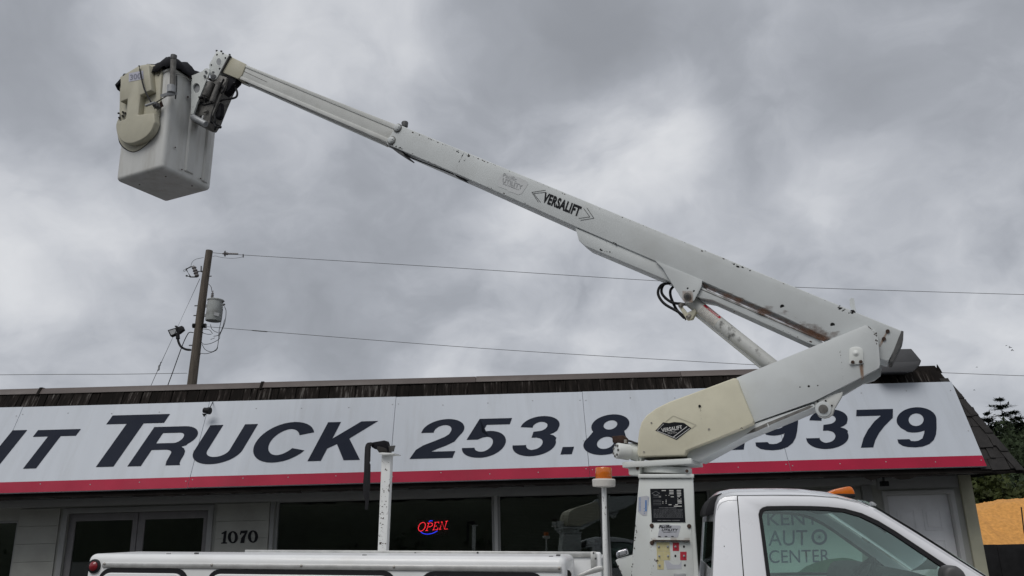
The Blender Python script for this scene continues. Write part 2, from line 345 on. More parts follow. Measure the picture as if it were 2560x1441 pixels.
def cat(pts, k=6):
    P = [V(p) for p in pts]; P = [P[0]*2-P[1]]+P+[P[-1]*2-P[-2]]; out_ = []
    for i in range(1, len(P)-2):
        for j in range(k):
            t = j/k; a, b, c, d = P[i-1:i+3]
            out_.append(0.5*((2*b)+(c-a)*t+(2*a-5*b+4*c-d)*t*t+(3*b-a-3*c+d)*t**3))
    out_.append(P[-2]); return out_
def add_tube(bm, pts, r_, n=8):
    pts = [V(p) for p in pts]; rings = []; up = None
    for i, p in enumerate(pts):
        d = (pts[min(i+1, len(pts)-1)]-pts[max(i-1, 0)]).normalized()
        if up is None: x, y = frame_of(d)
        else:
            x = (up - d*up.dot(d)); x = x.normalized() if x.length > 1e-6 else frame_of(d)[0]; y = d.cross(x)
        up = x; rr = r_[i] if isinstance(r_, (list, tuple)) else r_
        rings.append([bm.verts.new(p+(x*math.cos(2*math.pi*k/n)+y*math.sin(2*math.pi*k/n))*rr) for k in range(n)])
    for a, b in zip(rings, rings[1:]):
        for i in range(n): bm.faces.new((a[i], a[(i+1) % n], b[(i+1) % n], b[i]))
    bm.faces.new(rings[0][::-1]); bm.faces.new(rings[-1])
def tube(name, pts, r_, material, parent=None, n=8, smooth=True, k=6):
    bm = bmesh.new(); add_tube(bm, cat(pts, k) if smooth and len(pts) > 2 else pts, r_, n); return fin(bm, name, material, parent, smooth=True)
def add_hexa(bm, c):
    v = [bm.verts.new(p) for p in c]
    for f in ((0, 1, 2, 3), (7, 6, 5, 4), (0, 4, 5, 1), (1, 5, 6, 2), (2, 6, 7, 3), (3, 7, 4, 0)): bm.faces.new([v[i] for i in f])
def add_box(bm, T, a0, a1, c0, c1, b0, b1):
    add_hexa(bm, [T(a0, c0, b0), T(a1, c0, b0), T(a1, c1, b0), T(a0, c1, b0), T(a0, c0, b1), T(a1, c0, b1), T(a1, c1, b1), T(a0, c1, b1)])
def box(name, T, a0, a1, c0, c1, b0, b1, material, parent=None, bevel=0, seg=2):
    bm = bmesh.new(); add_box(bm, T, a0, a1, c0, c1, b0, b1); return fin(bm, name, material, parent, bevel, seg)
W = lambda a, c, b: V((a, c, b))      # world box: x, y, z
def txt_mesh(body, bold=0.0):
    cu = bpy.data.curves.new('lettering', 'FONT'); cu.body = body; cu.offset = bold; cu.resolution_u = 5; cu.space_character = 1+bold*2.2
    o = bpy.data.objects.new('tmp', cu); COL.objects.link(o)
    bpy.context.view_layer.update(); dg = bpy.context.evaluated_depsgraph_get()
    me = bpy.data.meshes.new_from_object(o.evaluated_get(dg)); bpy.data.objects.remove(o); bpy.data.curves.remove(cu)
    return me
def text(body, BL, BR, TL, plane, material, parent, off=-0.003, bold=0.012, name='lettering'):
    """printed words spanning the parallelogram BL-BR-TL on a plane"""
    me = txt_mesh(body, bold); pl = back(plane, off); a, b, c = on(BL, pl), on(BR, pl), on(TL, pl)
    xs = [v.co.x for v in me.vertices]; ys = [v.co.y for v in me.vertices]; x0, x1, y0, y1 = min(xs), max(xs), min(ys), max(ys)
    for v in me.vertices:
        v.co = a+(b-a)*((v.co.x-x0)/(x1-x0))+(c-a)*((v.co.y-y0)/(y1-y0))
    me.materials.clear()
    return link(name, me, material, parent)
def stroke_loop(pts, w, closed=False):
    P = [V((p[0], p[1])) for p in pts]; n = len(P); Lf, Rg = [], []
    for i in range(n):
        if closed: a, b, c = P[i-1], P[i], P[(i+1) % n]
        else: a, b, c = P[max(i-1, 0)], P[i], P[min(i+1, n-1)]
        d1 = (b-a); d2 = (c-b)
        d1 = d1.normalized() if d1.length > 1e-9 else d2.normalized(); d2 = d2.normalized() if d2.length > 1e-9 else d1
        t = d1+d2; t = t.normalized() if t.length > 1e-6 else d1
        nn = V((-t.y, t.x)); cs = max(0.45, nn.dot(V((-d1.y, d1.x))))
        Lf.append(b+nn*(w/2/cs)); Rg.append(b-nn*(w/2/cs))
    return Lf, Rg
def add_stroke(bm, pts, w, mapf, closed=False):
    a, b = stroke_loop(pts, w, closed); A = [bm.verts.new(mapf(*p)) for p in a]; B = [bm.verts.new(mapf(*p)) for p in b]; n = len(A)
    for i in range(n if closed else n-1): j = (i+1) % n; bm.faces.new((A[i], B[i], B[j], A[j]))
def chips(name, a, b, n, plane, parent, smin, smax, spread, material='hole_black', off=-0.0015, along=None, rnd=None, side=0):
    """irregular flakes of lost paint scattered along the photo line a-b"""
    rnd = rnd or random; bm = bmesh.new(); pl = back(plane, off); A, B = on(a, pl), on(b, pl); e = (B-A).normalized(); f = plane[1].cross(e).normalized()
    for _ in range(max(1, int(n*.7))):
        s = .62*(smin+(smax-smin)*rnd.random()**3); g_ = rnd.gauss(0, spread); fz_ = f if f.z < 0 else -f
        c = A.lerp(B, rnd.random())+(f*g_ if side == 0 else fz_*side*(abs(g_)+s*.95+.003)); st = rnd.uniform(1, 2.6) if along is None else along
        k = rnd.randint(5, 8); ph = rnd.random()*6
        vs = []
        for i in range(k):
            an = ph+2*math.pi*i/k; q = s*rnd.uniform(0.45, 1)
            vs.append(bm.verts.new(c+e*math.cos(an)*q*st+f*math.sin(an)*q))
        bm.faces.new(vs)
    return tag(fin(bm, name, material, parent), kind='stuff')
def decal_fade(name, quad, plane, material, parent, nx=14, ny=6, fade=None, off=-0.0025):
    """stain sheet over a photo quad (tl, tr, br, bl); fade(u, v) sets how strong it is"""
    pl = back(plane, off); c = [on(p, pl) for p in quad]; me = bpy.data.meshes.new(name); vs = []; fs = []; fd = []
    for j in range(ny+1):
        for i in range(nx+1):
            u, v = i/nx, j/ny; vs.append(c[0].lerp(c[1], u).lerp(c[3].lerp(c[2], u), v)); fd.append(fade(u, v))
    for j in range(ny):
        for i in range(nx): k = j*(nx+1)+i; fs.append((k, k+1, k+nx+2, k+nx+1))
    me.from_pydata(vs, [], fs); at = me.attributes.new('fade', 'FLOAT', 'POINT')
    for i, x in enumerate(fd): at.data[i].value = x
    return link(name, me, material, parent)
# ================================================================== ground
g = bmesh.new()
for q in ((-600, -600), (600, -600), (600, 900), (-600, 900)): g.verts.new((q[0], q[1], 0))
g.faces.new(g.verts[:]); tag(fin(g, 'ground', 'asphalt'), kind='structure')
bm = bmesh.new(); add_box(bm, W, -13, 7.2, 10.6, 11.995, -0.05, 0.12)
tag(fin(bm, 'pavement', 'concrete', bevel=0.01), kind='structure')

# ================================================================== building
WY = 12.0
XL, XR = -12.5, 6.56
bld = thing('commercial_building', (0, WY, 0), 'low grey shop building with shake mansard roof behind the bucket truck', 'building')
def wx(px, py): return atY((px, py), WY).x
zTop = atY((1000, 1243), WY).z
wl_r = wx(36, 1370); dd_l = wx(172, 1290); dd_r = wx(522, 1290); w_l = wx(686, 1300); w_r = wx(1786, 1330); rd_l = wx(2205, 1240); rd_r = wx(2384, 1240)
zD1 = atY((345, 1280), WY).z; zD2 = atY((2290, 1227), WY).z
ZS = 2.44
def rect(x0, x1, z0, z1, y=WY): return [V((x0, y, z0)), V((x1, y, z0)), V((x1, y, z1)), V((x0, y, z1))]
solid('wall', [rect(XL, XR, 0, ZS), rect(-11.9, wl_r, 0.85, 2.15), rect(dd_l, dd_r, 0.13, zD1), rect(w_l, w_r, 0.75, zTop), rect(rd_l, rd_r, 0.13, zD2)], V((0, 0.2, 0)), 'wall_paint', bld)
box('side_wall', W, XR-0.2, XR-0.002, WY+0.203, 18, 0, ZS, 'wall_paint', bld)
box('side_wall', W, XL, XL+0.2, WY+0.203, 18, 0, ZS, 'wall_paint', bld)
box('rear_wall', W, XL+0.203, XR-0.203, 17.8, 18, 0, ZS, 'wall_paint', bld)
box('interior_floor', W, XL+0.21, XR-0.21, WY+0.21, 17.79, 0.05, 0.1, 'interior', bld)
box('interior_partition', W, XL+0.21, XR-0.21, 15.2, 15.3, 0.11, ZS-0.1, 'interior', bld)
box('interior_ceiling', W, XL+0.21, XR-0.21, WY+0.21, 17.79, ZS-0.09, ZS-0.01, 'interior', bld)
# siding courses on the wall piers
def siding(x0, x1, z0, z1):
    z = z0
    while z < z1-0.05:
        zt = min(z+0.243, z1)
        box('siding_board', W, x0, x1, WY-0.022+random.uniform(-.002, .002), WY-0.001, z, zt-0.003, 'wall_paint', bld, bevel=0.002, seg=1); z += 0.243
siding(wl_r+0.02, dd_l-0.12, 0.12, ZS-0.12); siding(dd_r+0.12, w_l-0.07, 0.12, ZS-0.12); siding(w_r+0.05, wx(2160, 1300), 0.12, ZS-0.16)
box('header_board', W, XL, wx(2186, 1200), WY-0.05, WY-0.002, ZS-0.115, ZS-0.004, 'trim_grey', bld, bevel=0.004)
box('window_header', W, w_l-0.06, w_r+0.05, WY-0.035, WY-0.004, zTop+0.0, ZS-0.12, 'trim_grey', bld, bevel=0.003)
box('pilaster', W, wx(2162, 1300), wx(2186, 1300), WY-0.06, WY-0.003, 0.12, ZS-0.12, 'trim_grey', bld, bevel=0.004)
box('corner_board', W, rd_r+0.10, XR+0.02, WY-0.045, WY-0.003, 0.12, ZS-0.01, 'corner_board', bld, bevel=0.006)
# display windows
def window(x0, x1, z0, z1, blind=False):
    fr = solid('window', [rect(x0, x1, z0, z1, WY+0.03), rect(x0+0.035, x1-0.035, z0+0.04, z1-0.03, WY+0.03)], V((0, 0.09, 0)), 'trim_grey', bld, bevel=0.004)
    bm = bmesh.new(); k_ = -0.030; A0, A1 = (x0+.03, x1-.03)      # panes leaned back on purpose, so their reflection reaches up to the boom
    add_hexa(bm, [V((A0, WY+.072+k_, z0+.035)), V((A1, WY+.072+k_, z0+.035)), V((A1, WY+.077+k_, z0+.035)), V((A0, WY+.077+k_, z0+.035)), V((A0, WY+.072-k_, z1-.025)), V((A1, WY+.072-k_, z1-.025)), V((A1, WY+.077-k_, z1-.025)), V((A0, WY+.077-k_, z1-.025))]); fin(bm, 'pane', 'window_glass', fr)
    if blind:
        bm = bmesh.new(); z = z1-0.05
        while z > z0+0.05:
            add_hexa(bm, [V((x0+.06, WY+.150, z)), V((x1-.06, WY+.150, z)), V((x1-.06, WY+.172, z+.016)), V((x0+.06, WY+.172, z+.016)),
                          V((x0+.06, WY+.150, z+.0015)), V((x1-.06, WY+.150, z+.0015)), V((x1-.06, WY+.172, z+.0175)), V((x0+.06, WY+.172, z+.0175))]); z -= 0.021
        tag(fin(bm, 'blind_slats', 'blind', fr), 'closed dark horizontal blind', kind='stuff')
    return fr
m1 = wx(1240, 1300); m2 = wx(1513, 1300)
window(w_l, m1-0.025, 0.75, zTop); window(m1+0.025, m2-0.025, 0.75, zTop, True); window(m2+0.025, w_r, 0.75, zTop, True)
for mm in (m1, m2): box('mullion', W, mm-0.0255, mm+0.0255, WY-0.01, WY+0.15, 0.75, zTop-0.001, 'trim_light', bld, bevel=0.004)
box('window_jamb', W, w_l-0.055, w_l-0.001, WY-0.03, WY-0.003, 0.7, zTop-0.001, 'trim_grey', bld, bevel=0.004)
window(-11.9, wl_r, 0.85, 2.15)
# double glass entrance door
ent = solid('entrance_frame', [rect(dd_l-0.075, dd_r+0.075, 0.125, zD1+0.075, WY-0.04), rect(dd_l, dd_r, 0.135, zD1, WY-0.04)], V((0, 0.037, 0)), 'trim_grey', bld, bevel=0.006)
dm = wx(344, 1300)
for x0, x1 in ((dd_l+0.004, dm-0.004), (dm+0.004, dd_r-0.004)):
    d = solid('glass_door', [rect(x0, x1, 0.14, zD1-0.005, WY+0.02), rect(x0+0.095, x1-0.075, 0.4, zD1-0.11, WY+0.02)], V((0, 0.05, 0)), 'door_frame_metal', bld, bevel=0.005)
    box('pane', W, x0+0.09, x1-0.07, WY+0.04, WY+0.046, 0.39, zD1-0.10, 'window_glass', d)
    bm = bmesh.new(); xs = x1-0.04 if x0 < dm-0.2 and x1 < dm+0.01 else x0+0.05
    add_tube(bm, [V((xs, WY-.02, 0.95)), V((xs, WY-.06, 1.0)), V((xs, WY-.06, 1.25)), V((xs, WY-.02, 1.3))], 0.012); fin(bm, 'handle', 'aluminium', d, smooth=True)
# panelled side door at the right
solid('door_frame', [rect(rd_l-0.005, rd_r+0.005, 0.125, zD2+0.005, WY-0.03), rect(rd_l+0.06, rd_r-0.06, 0.13, zD2-0.055, WY-0.03)], V((0, 0.13, 0)), 'trim_light', bld, bevel=0.006)
dx0, dx1 = rd_l+0.062, rd_r-0.062; dz = zD2-0.058
sd_ = box('panel_door', W, dx0, dx1, WY+0.06, WY+0.10, 0.135, dz, 'door_paint', bld, bevel=0.003)
wd = dx1-dx0
for (u0, u1) in ((0.15, 0.44), (0.56, 0.85)):
    for (z0, z1) in ((dz-0.50, dz-0.20), (dz-1.25, dz-0.62), (dz-1.9, dz-1.38)):
        a0, a1 = dx0+wd*u0, dx0+wd*u1
        solid('door_moulding', [rect(a0, a1, z0, z1, WY+0.052), rect(a0+.02, a1-.02, z0+.02, z1-.02, WY+0.052)], V((0, 0.0075, 0)), 'door_paint', sd_, bevel=0.003)
        box('door_panel', W, a0+.045, a1-.045, WY+0.051, WY+0.0595, z0+.045, z1-.045, 'door_paint', sd_, bevel=0.004)
lathe('door_knob', V((dx0+0.07, WY+0.06, 1.05)), V((0, -1, 0)), ((.02, 0), (.012, .02), (.028, .035), (.028, .055), (.01, .065)), 'aluminium', sd_)
# recessed board over the door, small flood lamp and conduit under the eave
box('transom_board', W, wx(2190, 1200), rd_r+0.095, WY-0.02, WY-0.004, zD2+0.03, ZS-0.012, 'trim_grey', bld, bevel=0.004)
p = atY((2212, 1200), WY-0.3)
fl = thing('eave_floodlight', p, 'small dark floodlight under the eave above the right-hand door', 'light')
box('lamp_head', W, p.x-.07, p.x+.03, p.y-.06, p.y+.04, p.z-.09, p.z-.02, 'black_rubber', fl, bevel=0.012); cyl('bracket', p+V((-.02, 0, -.02)), p+V((0, .03, .1)), 0.016, 'dark_metal', fl)

# ---- house number
hn = thing('house_number', atY((598, 1345), WY-0.03), 'black serif house number 1070 on the pale wall beside the entrance', 'house number')
HP = (V((0, WY-0.0245, 0)), V((0, -1, 0)))
def numeral(loops): plate('numeral', loops[0], HP, 0.006, 'decal_black', hn, holes=loops[1:], off=-0.006)
def nz_(cx, cy, rx, ry): return [circ((cx, cy), rx, ry, 28), circ((cx, cy), rx*0.42, ry*0.80, 22)]
numeral([zL2((2020, 657), (2020, 648), (2036, 645), (2046, 566), (2024, 570), (2026, 560), (2060, 540), (2072, 540), (2060, 644), (2076, 646), (2075, 656))])
numeral([zL2(*l) for l in nz_(2128, 598, 46, 56)])
numeral([zL2((2192, 574), (2200, 540), (2262, 536), (2262, 548), (2240, 600), (2232, 650), (2196, 652), (2206, 606), (2238, 562), (2206, 562), (2200, 576))])
numeral([zL2(*l) for l in nz_(2312, 592, 46, 57)])

# ================================================================== mansard roof
TL_ = R(23.3); SN = V((0, -math.cos(TL_), math.sin(TL_))); SU = V((0, math.sin(TL_), math.cos(TL_))); SP0 = V((0, 11.0, 2.49))
SPL = (SP0, SN)
def SP(x, v, h=0): return V((x, 0, 0))+SP0+SU*v+SN*h
def suv(p, off=0):
    q = on(p, back(SPL, off)); return q.x, (q-SP0).dot(SU)
RB = 0.07     # roof skin lies this far behind the sign face
vcap = suv((1280, 943), RB)[1]; vcapb = suv((1280, 956.5), RB)[1]
hipB = suv((2543, 1163), RB); hipT = suv((2347, 927), RB)
hs = (hipB[0]-hipT[0])/(hipT[1]-hipB[1])
def hipx(v): return hipB[0]-(v-hipB[1])*hs
vb = -0.055
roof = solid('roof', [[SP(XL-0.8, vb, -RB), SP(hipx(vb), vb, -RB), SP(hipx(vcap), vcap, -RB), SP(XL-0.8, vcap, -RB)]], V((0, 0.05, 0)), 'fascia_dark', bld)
ztop = SP(0, vcap, -RB).z; yb = SP(0, vb, -RB).y; zb = SP(0, vb, -RB).z; yt = SP(0, vcap, -RB).y
# side slope, deck and soffit
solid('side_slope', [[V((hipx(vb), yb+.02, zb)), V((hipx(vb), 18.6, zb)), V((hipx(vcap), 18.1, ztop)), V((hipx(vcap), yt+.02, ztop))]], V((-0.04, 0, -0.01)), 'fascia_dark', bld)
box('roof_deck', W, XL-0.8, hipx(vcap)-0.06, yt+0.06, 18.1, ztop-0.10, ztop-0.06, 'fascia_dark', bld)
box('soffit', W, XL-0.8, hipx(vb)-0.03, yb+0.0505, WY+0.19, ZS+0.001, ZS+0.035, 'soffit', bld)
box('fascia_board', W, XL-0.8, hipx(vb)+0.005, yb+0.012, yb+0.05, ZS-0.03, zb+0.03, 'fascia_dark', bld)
box('side_soffit', W, XR+0.025, hipx(vb)-0.03, WY+0.002, 18.5, ZS+0.012, ZS+0.035, 'soffit', bld)
# torn soffit edge hanging under the sign
rr = random.Random(5); x = -11.0
while x < 6.3:
    wv = rr.uniform(0.5, 1.7); a = SP(x, 0, -0.075); z0 = ZS-0.03
    pts = [V((x, yb+.006, z0+.012))]; k = max(3, int(wv/0.12))
    for i in range(k+1): pts.append(V((x+wv*i/k, yb+.006, z0-rr.uniform(0.0, 0.030)-(0.04 if 4.6 < x+wv*i/k < 5.5 and rr.random() < .5 else 0))))
    pts.append(V((x+wv, yb+.006, z0+.012)))
    solid('torn_paper', [pts], V((0, 0.003, 0)), 'fascia_dark', bld); x += wv*rr.uniform(1.0, 1.3)
# metal cap along the roof edge, in lengths
cx = [XL-0.8, suv((100, 980), RB)[0], suv((655, 963), RB)[0], suv((1190, 945), RB)[0], suv((1700, 930), RB)[0], suv((2212, 917), RB)[0]]
for i in range(5):
    x0, x1 = cx[i]+0.002, cx[i+1]-0.002; dv = rr.uniform(-.006, .006)
    q = [SP(x0, vcapb+dv, -RB+.035), SP(x1, vcapb+dv*.3, -RB+.035), SP(x1, vcap+.012+dv*.3, -RB+.02), SP(x0, vcap+.012+dv, -RB+.02)]
    solid('cap_flashing', [q], V((0, 0.16, -0.01)), 'flashing', bld, bevel=0.004)
    if i in (1, 2): solid('flashing_joint', [[SP(x0-.02, vcapb-.02, -RB+.045), SP(x0+.02, vcapb-.02, -RB+.045), SP(x0+.025, vcap+.022, -RB+.03), SP(x0-.015, vcap+.022, -RB+.03)]], V((0, 0.1, 0)), 'fascia_dark', bld)
# split shakes: the courses that show between sign and cap, and the hip end beside the sign
sm = bmesh.new(); add_hexa(sm, [V(c) for c in ((0, 0, 0), (1, 0, 0), (1, 0, 1), (0, 0, 1), (0.02, 1, 0), (0.98, 1, 0), (0.98, 0.35, 1), (0.02, 0.35, 1))])
bmesh.ops.recalc_face_normals(sm, faces=sm.faces); shm = bpy.data.meshes.new('shingle'); sm.to_mesh(shm); sm.free(); shm.materials.append(M['shake'])
SHROT = Matrix((V((1, 0, 0)), SN, SU)).transposed()     # local x along eave, y out of roof, z up slope
SHROT = SHROT.to_4x4()
def shingle(x, wd_, v, ln, th, h, tilt=0, dark=False):
    o = bpy.data.objects.new('shingle', shm); COL.objects.link(o); o.parent = roof
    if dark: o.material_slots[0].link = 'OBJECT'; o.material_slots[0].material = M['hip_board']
    mw = Matrix.Translation(SP(x, v, -RB+h)) @ SHROT @ Matrix.Rotation(tilt, 4, 'Y') @ Matrix.Diagonal((wd_, th, ln, 1))
    o.matrix_parent_inverse = Matrix.Translation(-wloc(roof)); o.matrix_basis = mw
    return o
vs_top = 1.345
def course(v, ln, x0, x1, h, dark=False):
    x = x0
    while x < x1:
        wv = rr.choice((0.08, 0.11, 0.14, 0.17, 0.2, 0.27))*rr.uniform(.85, 1.15); wv = min(wv, x1-x)
        if wv > 0.03: shingle(x, wv-0.006, v+rr.uniform(-.018, .012), ln+rr.uniform(-.01, .01), rr.uniform(.016, .042), h+rr.uniform(0, .006), rr.uniform(-.03, .03), dark)
        x += wv
course(vs_top-0.09, vcapb-vs_top+0.10, suv((-40, 1000), RB)[0], hipx(vcapb)-0.12, 0.004)
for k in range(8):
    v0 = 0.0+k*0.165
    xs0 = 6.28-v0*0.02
    course(v0-0.02, 0.30, xs0-0.05, hipx(v0+0.12)-0.01, 0.003, True)  # shade beside the sign is put into the darker material of these shakes
# hip boards down the right-hand edge
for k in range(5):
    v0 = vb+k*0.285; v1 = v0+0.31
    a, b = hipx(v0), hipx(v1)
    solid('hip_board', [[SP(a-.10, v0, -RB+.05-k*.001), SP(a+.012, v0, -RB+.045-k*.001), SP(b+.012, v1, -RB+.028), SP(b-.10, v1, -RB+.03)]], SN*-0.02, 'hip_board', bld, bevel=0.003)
for (q, l) in (((2345, 928), 0.10), ((2398, 990), 0.06)):
    a = on(q, back(SPL, RB)); solid('torn_flashing', [[a+V((-.03, 0, -.05)), a+V((.06, 0, -.03)), a+V((.05, 0.01, .02)), a+V((.0, -.01, l))]], V((0, 0.012, 0)), 'fascia_dark', bld)

# ================================================================== roof vent hood
vp = (V((0, 11.32, 0)), V((0, -1, 0)))
vh = thing('roof_vent_hood', on((2262, 930), vp)+V((0, .3, -.1)), 'dark grey box vent hood on the roof corner behind the boom elbow', 'vent')
o_ = [(2200, 874), (2279, 872), (2304, 902), (2300, 913), (2286, 927), (2200, 929)]
plate('hood', o_, vp, 0.75, 'vent_grey', vh, bevel=0.012)
plate('lower_lip', [(2205, 908), (2298, 904), (2296, 915), (2283, 929), (2206, 931)], vp, 0.05, 'vent_grey', vh, off=-0.055, bevel=0.006)
cyl('collar', on((2250, 925), vp)+V((0, .58, 0)), on((2250, 960), vp)+V((0, .58, -.05)), 0.14, 'vent_grey', vh)

# ================================================================== shop sign
xr_b = suv((2468, 1167))[0]; vtop = vs_top
seams = [-9.82, -7.12, -4.42, -1.72, 0.975, 3.67, xr_b]
sign = thing('shop_sign', SP(0, 0, 0), 'long white sign board with navy telephone lettering and red stripe on the roof', 'sign')
vred = suv((1280, 1171))[1]
rv = random.Random(3)
for i in range(6):
    x0, x1 = seams[i]+0.0025, seams[i+1]-0.0025; dv = rv.uniform(-.006, .006)
    pn = solid('sign_panel', [[SP(x0, 0+dv, 0), SP(x1, 0+dv*.4, 0), SP(x1+(0.03 if i == 5 else 0), vtop+dv*.4, 0), SP(x0, vtop+dv, 0)]], SN*-0.03, 'sign_white', sign, bevel=0.0015, seg=1)
    sheet('red_stripe', [[SP(x0, dv+.001, .0015), SP(x1, dv*.4+.001, .0015), SP(x1, vred+dv*.4, .0015), SP(x0, vred+dv, .0015)]], 'sign_red', pn)
    bm = bmesh.new()
    for k in range(5):
        for v in (0.10, 0.55, 1.2):
            if v == 0.55 and k not in (0, 4): continue
            c = SP(x0+.04+(x1-x0-.08)*k/4+rv.uniform(-.03, .03)*(0 < k < 4), v+rv.uniform(-.02, .02), 0.001); add_lathe(bm, c, SN, ((.009, 0), (.007, .004), (.001, .005)), 8)
    tag(fin(bm, 'rivets', 'decal_grey', pn), kind='stuff')
# lettering: stroke-built extended italic capitals, each letter its own piece of vinyl
def arc(cx_, cy_, rx, ry, a0, a1, n=18): return [(cx_+rx*math.cos(R(a0+(a1-a0)*i/n)), cy_+ry*math.sin(R(a0+(a1-a0)*i/n))) for i in range(n+1)]
T_ = 0.175; H_ = T_/2
GLY = {
 'I': (['poly', [(0, 0), (T_, 0), (T_, 1), (0, 1)]],),
 'T': (['poly', [(.22, 0), (.40, 0), (.40, 1-T_), (.62, 1-T_), (.62, 1), (0, 1), (0, 1-T_), (.22, 1-T_)]],),
 'R': (['poly', [(0, 0), (T_, 0), (T_, .40), (.36, .40)]+arc(.36, .29, .11, .11, 90, 5, 6)+[(.478, .10), (.50, 0), (.69, 0), (.668, .05), (.658, .12), (.655, .26), (.638, .35), (.60, .42), (.545, .465), (.60, .50)]+arc(.42, .72, .25, .28, -40, 90, 12)+[(0, 1)],
        [(T_, .565), (T_, .835), (.40, .835)]+arc(.41, .70, .085, .135, 90, -90, 10)],),
 'U': (['stroke', [(H_, 1), (H_, .36)]+arc(.325, .345, .2375, .345-H_, 180, 360, 20)+[(.5625, .36), (.5625, 1)]],),
 'C': (['stroke', arc(.345, .5, .2575, .5-H_, 28, 332, 34)],),
 'K': (['poly', [(0, 0), (T_, 0), (T_, .31), (.275, .42), (.475, 0), (.69, 0), (.405, .555), (.68, 1), (.455, 1), (T_, .56), (T_, 1), (0, 1)]],),
 '2': (['poly', [(0, 0), (.545, 0), (.545, .165), (.235, .165)]+[(.30, .235), (.40, .315), (.485, .41)]+arc(.275, .70, .272, .30, -25, 180, 26)+[(.003, .655), (.165, .655)]+arc(.272, .69, .112, .155, 180, -10, 16)+[(.375, .60), (.33, .53), (.22, .43), (.10, .33), (.03, .22)]],),
 '5': (['poly', [(.085, 1), (.515, 1), (.515, .84), (.21, .84), (.188, .645)]+arc(.285, .335, .265, .338, 112, -90, 26)[0:]+arc(.275, .29, .275, .292, -90, -172, 10)+[(.165, .25)]+arc(.275, .27, .110, .125, 190, 270, 6)+arc(.275, .335, .108, .19, 270, 450, 14)+[(.22, .51), (.165, .46), (.02, .46)]],),
 '3': (['poly', [(.01, .27)]+arc(.275, .285, .275, .288, 180, 380, 26)+[(.535, .435), (.49, .495), (.43, .525), (.48, .565), (.515, .62)]+arc(.272, .73, .252, .27, -5, 180, 20)+[(.18, .71)]+arc(.272, .735, .095, .12, 180, -80, 16)+[(.21, .60), (.21, .455), (.28, .455)]+arc(.278, .30, .10, .148, 85, -90, 12)+arc(.275, .30, .105, .155, 270, 185, 6)+[(.17, .27)]],),
 '7': (['poly', [(.10, 0), (.275, 0)]+[(.30, .18), (.35, .36), (.42, .53), (.50, .68), (.545, .76), (.545, .85), (.545, 1), (.01, 1), (.01, .83), (.375, .83), (.28, .68), (.19, .46), (.13, .24)]],),
 '8': (['poly', arc(.28, .285, .28, .288, 150, 390, 28)+arc(.28, .73, .245, .272, -35, 215, 28)[0:-0 or None], arc(.28, .29, .108, .152, 0, 342, 18), arc(.28, .735, .088, .12, 0, 342, 18)],),
 '9': (['poly', arc(.275, .68, .275, .322, 0, 200, 26)+[(.06, .48), (.13, .405)]+arc(.25, .56, .21, .205, 240, 300, 8)+[(.385, .40), (.38, .33), (.355, .20), (.30, .145), (.25, .135), (.20, .145), (.175, .19), (.015, .19), (.03, .10), (.09, .03), (.16, 0), (.26, -.015), (.36, 0), (.45, .06), (.51, .16), (.54, .29), (.55, .45)], arc(.27, .68, .105, .165, 0, 342, 20)],),
 '.': (['poly', [(0, 0), (T_, 0), (T_, .185), (0, .185)]],),
}
def letter(ch, left, right, top, bottom, shear):
    """left, right, top, bottom: photo points where the letter's outline reaches furthest"""
    loops = []
    for it in GLY[ch]:
        if it[0] == 'poly': loops += it[1:]
        else:
            a, b = stroke_loop(it[1], T_); loops.append([tuple(p) for p in a]+[tuple(p) for p in b[::-1]])
    u0 = min(suv(q)[0] for q in (left if isinstance(left, list) else [left])); u1 = max(suv(q)[0] for q in (right if isinstance(right, list) else [right])); v1 = suv(top)[1]; v0 = suv(bottom)[1]
    ys = [p[1] for l in loops for p in l]; y0, y1 = min(ys), max(ys); sy = (v1-v0)/(y1-y0)
    # solve the stretch so that the sheared outline spans u0..u1
    def span(sx): q = [p[0]*sx+(p[1]-y0)*sy*shear for l in loops for p in l]; return min(q), max(q)
    lo, hi = 0.05, 4
    for _ in range(40):
        md = (lo+hi)/2; s0, s1 = span(md)
        if s1-s0 > u1-u0: hi = md
        else: lo = md
    s0, _s = span(md)
    lp3 = [[SP(u0-s0+p[0]*md+(p[1]-y0)*sy*shear, v0+(p[1]-y0)*sy, 0.006) for p in l] for l in loops]
    solid('letter', lp3, SN*-0.0035, 'sign_navy', sign)
def shr(tl, bl):
    a, b = suv(tl), suv(bl); return (a[0]-b[0])/(a[1]-b[1])
SH = shr((820, 1057), (769, 1153))
